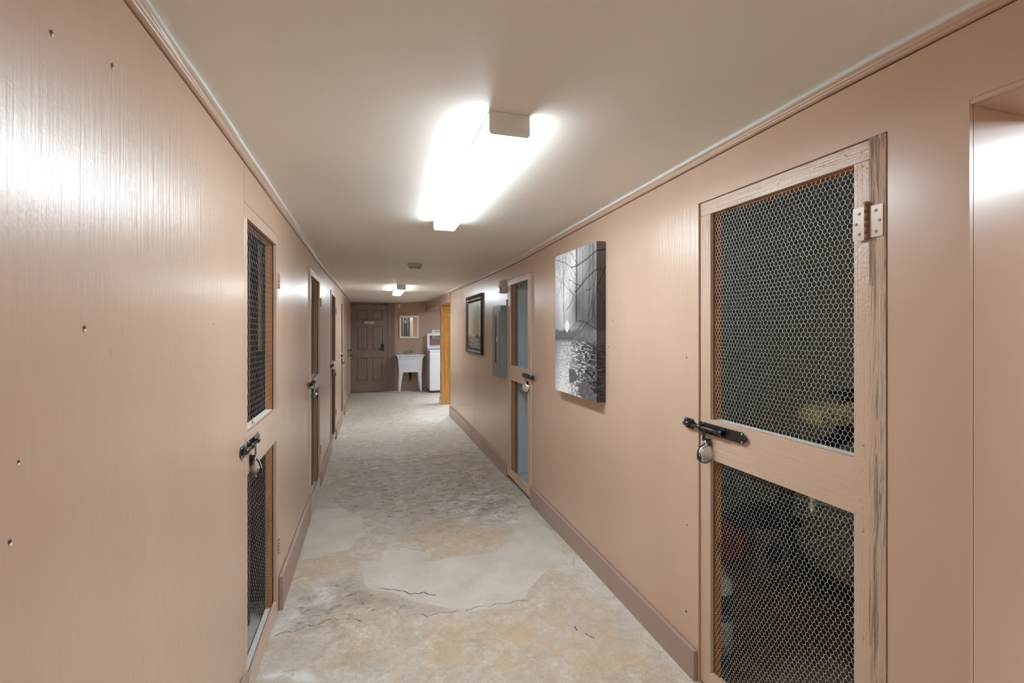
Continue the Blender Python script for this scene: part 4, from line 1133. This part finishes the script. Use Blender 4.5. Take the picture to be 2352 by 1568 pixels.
# ------------------------------------------------------------------ brown six-panel door at the end
dx0, dx1, dz0, dz1, dy = -.424, .392, .012, 2.048, Y1-.004
t = thing('door_9', (0, dy, 0), 'dark brown six-panel door at the end of the hall', 'door', kind='structure')
mb = MB(); yb_ = dy
fr_y0, fr_y1 = dy-.036, dy
xs = [dx0, dx0+.105, -.025-.040, -.025+.055, dx1-.105, dx1]
# stiles and rails around six openings
zr = [dz0, dz0+.24, .80, .985, 1.555, 1.685, 1.935, dz1]
for a, b_ in ((xs[0], xs[1]), (xs[2], xs[3]), (xs[4], xs[5])): mb.box((a, fr_y0, zr[0]), (b_, fr_y1, zr[7]))
for a, b_ in ((zr[0], zr[1]), (zr[2], zr[3]), (zr[4], zr[5]), (zr[6], zr[7])):
    for c, d in ((xs[1], xs[2]), (xs[3], xs[4])): mb.box((c, fr_y0, a), (d, fr_y1, b_))
obj('door_frame', mb, 'brown', t)
for c, d in ((xs[1], xs[2]), (xs[3], xs[4])):
    for a, b_ in ((zr[1], zr[2]), (zr[3], zr[4]), (zr[5], zr[6])):
        tt = bmesh.new()
        def ring(o, y): return [tt.verts.new(p) for p in ((c+o, y, a+o), (d-o, y, a+o), (d-o, y, b_-o), (c+o, y, b_-o))]
        rs = [ring(0, fr_y0), ring(.014, fr_y0+.012), ring(.026, fr_y0+.012), ring(.046, fr_y0+.003)]
        for A, B in zip(rs, rs[1:]):
            for k in range(4): tt.faces.new((A[k], A[(k+1) % 4], B[(k+1) % 4], B[k]))
        tt.faces.new(rs[-1]); bmesh.ops.recalc_face_normals(tt, faces=list(tt.faces))
        mb = MB(); mb.merge(tt); obj('door_panel', mb, 'brown', t)
for z_ in (.22, 1.0, 1.83): obj('hinge', MB().box((dx0-.010, dy-.045, z_), (dx0+.003, dy-.03, z_+.09), .001), 'paintbrass', t)
hb = obj('keypad_lock', MB().box((.262, dy-.060, .955), (.318, dy-.0365, 1.125), .006), 'black', t, label='black keypad lock')
mb = MB(); mb.tube([(.285, dy-.06, 1.005), (.285, dy-.085, 1.005), (.27, dy-.09, 1.005), (.19, dy-.088, 1.000)], [.012, .010, .010, .008], 10); obj('lever', mb, 'black', hb)
mb = MB(); mb.lathe([(0, .014), (.024, .014), (.026, 0)], Matrix.Translation((.29, dy-.06, 1.09)) @ Matrix.Rotation(PI/2, 4, 'X'), 20); obj('dial', mb, 'blackframe', hb)
# flat casing around it
mb = MB(); mb.box((dx1+.010, Y1-.019, -.03), (dx1+.175, Y1-.0003, 2.095), .001); struct('trim_door_right', mb, 'brown')
mb = MB(); mb.box((-.44, Y1-.018, 2.056), (dx1+.0095, Y1-.0003, 2.11), .001); struct('trim_door_top', mb, 'brown')
# sign
t = thing('door_sign', (-.045, dy-.037, 1.60), 'small white plate reading Private on the brown door', 'sign')
obj('plate', MB().box((-.118, dy-.041, 1.602), (.100, dy-.0365, 1.652), .001), 'paper', t)
text_mesh('Private', .046, 'ink', t, (-.032, dy-.0415, 1.627), (PI/2, 0, 0), bold=.0016)
mb = MB(); mb.lathe([(0, .001), (.013, .001), (.013, 0)], Matrix.Translation((.072, dy-.041, 1.627)) @ Matrix.Rotation(PI/2, 4, 'X'), 18); sg = obj('symbol', mb, 'redlens', t)
mb = MB(); mb.box((.066, dy-.0432, 1.618), (.078, dy-.0422, 1.636)); obj('symbol_mark', mb, 'ink', sg)

# camera dome on the end wall
t = thing('security_camera', (.675, Y1, 2.036), 'small white round camera high on the end wall', 'camera')
obj('dome', MB().lathe([(.0, .052), (.020, .049), (.038, .036), (.046, .016), (.047, 0)], Matrix.Translation((.675, Y1-.001, 2.036)) @ Matrix.Rotation(PI/2, 4, 'X'), 28), 'white', t)
obj('eye', MB().lathe([(0, .018), (.014, .015), (.018, 0)], Matrix.Translation((.688, Y1-.038, 2.030)) @ Matrix.Rotation(PI/2, 4, 'X'), 18), 'black', t)

# mirror
t = thing('wall_mirror', (.90, Y1, 1.248), 'cream framed mirror above the laundry tub', 'mirror')
mb = MB(); mprof = [(0, .026), (0, .004), (.006, 0), (.040, .002), (.048, .010), (.048, .018)]
tt = bmesh.new(); rings = []
mx0, mx1, mz0, mz1 = .672, 1.132, 1.252, 1.802
for ci in range(4):
    rings.append([tt.verts.new(((mx0+i_, mx1-i_, mx1-i_, mx0+i_)[ci], Y1-.028+d, (mz0+i_, mz0+i_, mz1-i_, mz1-i_)[ci])) for i_, d in mprof])
for ci in range(4):
    A, B = rings[ci], rings[(ci+1) % 4]
    for k in range(len(mprof)-1): tt.faces.new((A[k], A[k+1], B[k+1], B[k]))
bmesh.ops.recalc_face_normals(tt, faces=list(tt.faces)); mb.merge(tt); obj('frame', mb, 'cream', t)
obj('mirror_glass', MB().box((mx0+.046, Y1-.012, mz0+.046), (mx1-.046, Y1-.0015, mz1-.046)), 'mirror', t)

# ------------------------------------------------------------------ laundry tub
ty0, ty1 = 10.90, 11.375; tz = .872
t = thing('laundry_tub', (.90, 11.12, 0), 'white freestanding laundry tub on four legs below the mirror', 'sink')
def frustum_shell(mb, secs):
    tt = bmesh.new(); rings = [[tt.verts.new(p) for p in ((x0, y0, z), (x1, y0, z), (x1, y1, z), (x0, y1, z))] for x0, x1, y0, y1, z in secs]
    for A, B in zip(rings, rings[1:]):
        for k in range(4): tt.faces.new((A[k], A[(k+1) % 4], B[(k+1) % 4], B[k]))
    tt.faces.new(rings[-1]); mb.merge(tt)
mb = MB()
frustum_shell(mb, [(.640, 1.158, 10.94, 11.32, .475), (.62, 1.175, 10.925, 11.35, .775), (.610, 1.185, 10.915, 11.36, .785), (.600, 1.195, 10.91, 11.365, .842),
                   (.580, 1.215, 10.89, 11.375, .848), (.575, 1.220, 10.885, 11.38, .872), (.60, 1.195, 10.91, 11.355, .872), (.65, 1.15, 10.96, 11.25, .870), (.68, 1.12, 10.99, 11.22, .52)])
obj('basin', mb, 'tubwhite', t)
obj('basin_bottom', MB().box((.645, 10.945, .470), (1.152, 11.315, .4748)), 'tubwhite', t)
for x, y in ((.645, 10.95), (1.15, 10.95), (.645, 11.31), (1.15, 11.31)):
    so = 1 if x < .9 else -1
    mb = MB(); zf = float(floor_z(np.array(x), np.array(y)))
    tt = bmesh.new()
    r0 = [tt.verts.new(p) for p in ((x-so*.010, y-.014, zf+.015), (x+so*.022, y-.014, zf+.015), (x+so*.022, y+.014, zf+.015), (x-so*.010, y+.014, zf+.015))]
    r1 = [tt.verts.new(p) for p in ((x-so*.002, y-.016, .49), (x+so*.085, y-.016, .49), (x+so*.085, y+.02, .49), (x-so*.002, y+.02, .49))]
    for k in range(4): tt.faces.new((r0[k], r0[(k+1) % 4], r1[(k+1) % 4], r1[k]))
    tt.faces.new(r0[::-1]); tt.faces.new(r1); bmesh.ops.recalc_face_normals(tt, faces=list(tt.faces)); mb.merge(tt)
    lg = obj('leg', mb, 'tubwhite', t)
    obj('foot', MB().lathe([(0, 0), (.012, 0), (.012, .014), (0, .0145)], Matrix.Translation((x+so*.005, y, zf+.001)), 12), 'rubber', lg)
mb = MB(); mb.tube([(.905, 11.12, .472), (.905, 11.12, .42), (.905, 11.12, .34), (.905, 11.14, .27)], [.045, .04, .028, .022], 14); obj('drain_trap', mb, 'black', t)
for x in (.80, 1.01):
    obj('supply_tube', MB().tube([(x, 11.34, .52), (x+.01, 11.30, .45), (x+.04*(1 if x < .9 else -1), 11.27, .43)], .014, 8), 'white', t)
fa = obj('faucet', MB().box((.83, 11.27, .873), (.985, 11.33, .90), .008), 'chrome', t, label='chrome two-handle faucet')
mb = MB(); mb.tube([(.905, 11.30, .90), (.912, 11.28, .95), (.945, 11.20, 1.03), (.965, 11.14, 1.055), (.985, 11.09, 1.035), (.99, 11.08, 1.01)], [.014, .012, .011, .011, .012, .012], 10); obj('spout', mb, 'chrome', fa)
for x in (.848, .968): obj('handle', MB().lathe([(0, .062), (.020, .060), (.026, .045), (.012, .03), (.014, 0)], Matrix.Translation((x, 11.30, .899)), 12), 'chrome', fa)

# ------------------------------------------------------------------ washing machine, lid up
wx0, wx1, wy0, wy1 = 1.315, 1.985, 10.70, 11.33
t = thing('washing_machine', ((wx0+wx1)/2, 11.0, 0), 'white top-loading washing machine with its lid raised', 'washing machine')
obj('plinth', MB().box((wx0+.012, wy0+.02, .006), (wx1-.012, wy1-.02, .055), .003), 'darkgrey', t)
obj('cabinet', MB().box((wx0, wy0, .056), (wx1, wy1, .945), .012), 'white', t)
mb = MB(); mb.box((wx0-.004, wy0-.006, .9455), (wx1+.004, wy0+.07, .985), .010); mb.box((wx0-.004, wy0+.065, .9455), (wx0+.07, wy1, .985), .008); mb.box((wx1-.07, wy0+.065, .9455), (wx1+.004, wy1, .985), .008)
mb.box((wx0+.06, wy1-.13, .9455), (wx1-.06, wy1, .985), .006); obj('top_deck', mb, 'white', t)
obj('tub_opening', MB().box((wx0+.068, wy0+.068, .9456), (wx1-.068, wy1-.128, .950)), 'darkgrey', t)
# lid: rounded frame with a clear window, hinged at the back
lid = MB(); lx0, lx1, lz0, lz1, ly = wx0+.0, wx1-.0, 1.005, 1.375, wy1-.15
tt = bmesh.new()
def rr_(x0, x1, z0, z1, rad, n=5):
    o = []
    for cx_, cz_, a0 in ((x1-rad, z0+rad, -90), (x1-rad, z1-rad, 0), (x0+rad, z1-rad, 90), (x0+rad, z0+rad, 180)):
        for k in range(n+1): a = math.radians(a0+90*k/n); o.append((cx_+rad*math.cos(a), cz_+rad*math.sin(a)))
    return o
O = rr_(lx0, lx1, lz0, lz1, .03); I = rr_(lx0+.055, lx1-.055, lz0+.055, lz1-.055, .025)
def lean(z): return ly+(z-lz0)*.10
for (P_, off) in ((O, 0), (I, 0)): pass
V_ = {}
for nm, P_ in (('O', O), ('I', I)):
    for dpt in (0, 1): V_[nm, dpt] = [tt.verts.new((x, lean(z)+dpt*.028, z)) for x, z in P_]
n_ = len(O)
for i in range(n_):
    j = (i+1) % n_
    tt.faces.new((V_['O', 0][i], V_['O', 0][j], V_['I', 0][j], V_['I', 0][i])); tt.faces.new((V_['O', 1][j], V_['O', 1][i], V_['I', 1][i], V_['I', 1][j]))
    tt.faces.new((V_['O', 0][j], V_['O', 0][i], V_['O', 1][i], V_['O', 1][j])); tt.faces.new((V_['I', 0][i], V_['I', 0][j], V_['I', 1][j], V_['I', 1][i]))
bmesh.ops.recalc_face_normals(tt, faces=list(tt.faces)); lid.merge(tt)
lo = obj('lid', lid, 'white', t)
m, nt, b = new_mat('lid_window'); b.inputs['Base Color'].default_value = (.95, .97, .97, 1); b.inputs['Roughness'].default_value = .04; b.inputs['Transmission Weight'].default_value = 1; b.inputs['IOR'].default_value = 1.05; M['lidglass'] = m
tt = bmesh.new(); vv = [tt.verts.new(p) for p in ((lx0+.05, lean(lz0+.05)+.012, lz0+.05), (lx1-.05, lean(lz0+.05)+.012, lz0+.05), (lx1-.05, lean(lz1-.05)+.012, lz1-.05), (lx0+.05, lean(lz1-.05)+.012, lz1-.05))]
vb = [tt.verts.new(v.co+Vector((0, .003, 0))) for v in vv]; tt.faces.new(vv[::-1]); tt.faces.new(vb)
for i in range(4): tt.faces.new((vv[i], vv[(i+1) % 4], vb[(i+1) % 4], vb[i]))
mb = MB(); mb.merge(tt); obj('lid_window', mb, 'lidglass', lo)
mb = MB(); mb.box((wx0+.0, wy1-.12, .986), (wx1-.0, wy1, 1.085), .012); obj('control_console', mb, 'white', t)
# notices on the wall above it
for x0, z0, z1, lab, rows in ((1.452, 1.372, 1.462, 'white notice with one printed line on the end wall', 1), (1.452, 1.235, 1.362, 'white notice with hand lettering behind the raised washer lid', 3)):
    t = thing('notice', (x0, Y1, z0), lab, 'notice')
    obj('sheet', MB().box((x0, Y1-.003, z0), (x0+.34, Y1-.0008, z1)), 'paper', t)
    mb = MB(); q = random.Random(int(z0*100))
    if rows == 1: mb.box((x0+.05, Y1-.0038, z0+.040), (x0+.30, Y1-.0032, z0+.050))
    else:
        text_mesh('To By...', .072, 'ink', t, (x0+.17, Y1-.0042, z0+.062), (PI/2, 0, 0))
        mb.box((x0+.05, Y1-.0038, z0+.020), (x0+.28, Y1-.0032, z0+.024))
    obj('printed_line', mb, 'ink', t)

# ------------------------------------------------------------------ varnished column in the alcove opening
qx, qy, qw = 1.335, 9.02, .205
t = thing('column', (qx+qw/2, qy+qw/2, 0), 'varnished pine square column with panelled faces by the laundry alcove', 'column', kind='structure')
def sq(mb, o, z0, z1, bev=.002): mb.box((qx-o, qy-o, z0), (qx+qw+o, qy+qw+o, z1), bev)
mb = MB(); sq(mb, -.010, .12, 1.83); obj('shaft', mb, 'column', t)
mb = MB(); sq(mb, .016, .002, .105); obj('plinth', mb, 'column', t)
mb = MB(); sq(mb, .008, .106, .128); obj('plinth_moulding', mb, 'column', t)
mb = MB(); sq(mb, .006, 1.80, 1.842); obj('neck_moulding', mb, 'column', t)
mb = MB(); sq(mb, .010, 1.843, 1.862); sq(mb, .020, 1.863, 1.928, .004); obj('capital', mb, 'column', t)
obj('side_board', MB().box((qx, qy+.0102, .129), (qx+.0099, qy+qw, 1.799), .001), 'column', t)
for fx0, fy0_, ax in (('x', qy-.0, 'y'),):
    mb = MB()
    def bar(u0, u1, z0, z1):
        if ax == 'y': mb.box((qx+u0, qy, z0), (qx+u1, qy+.0099, z1), .001)
        else: mb.box((qx, qy+u0, z0), (qx+.0099, qy+u1, z1), .001)
    bar(0.0, .045, .129, 1.799); bar(qw-.045, qw, .129, 1.799); bar(.0455, qw-.0455, .129, .24); bar(.0455, qw-.0455, 1.72, 1.799)
    obj('face_frame', mb, 'column', t)
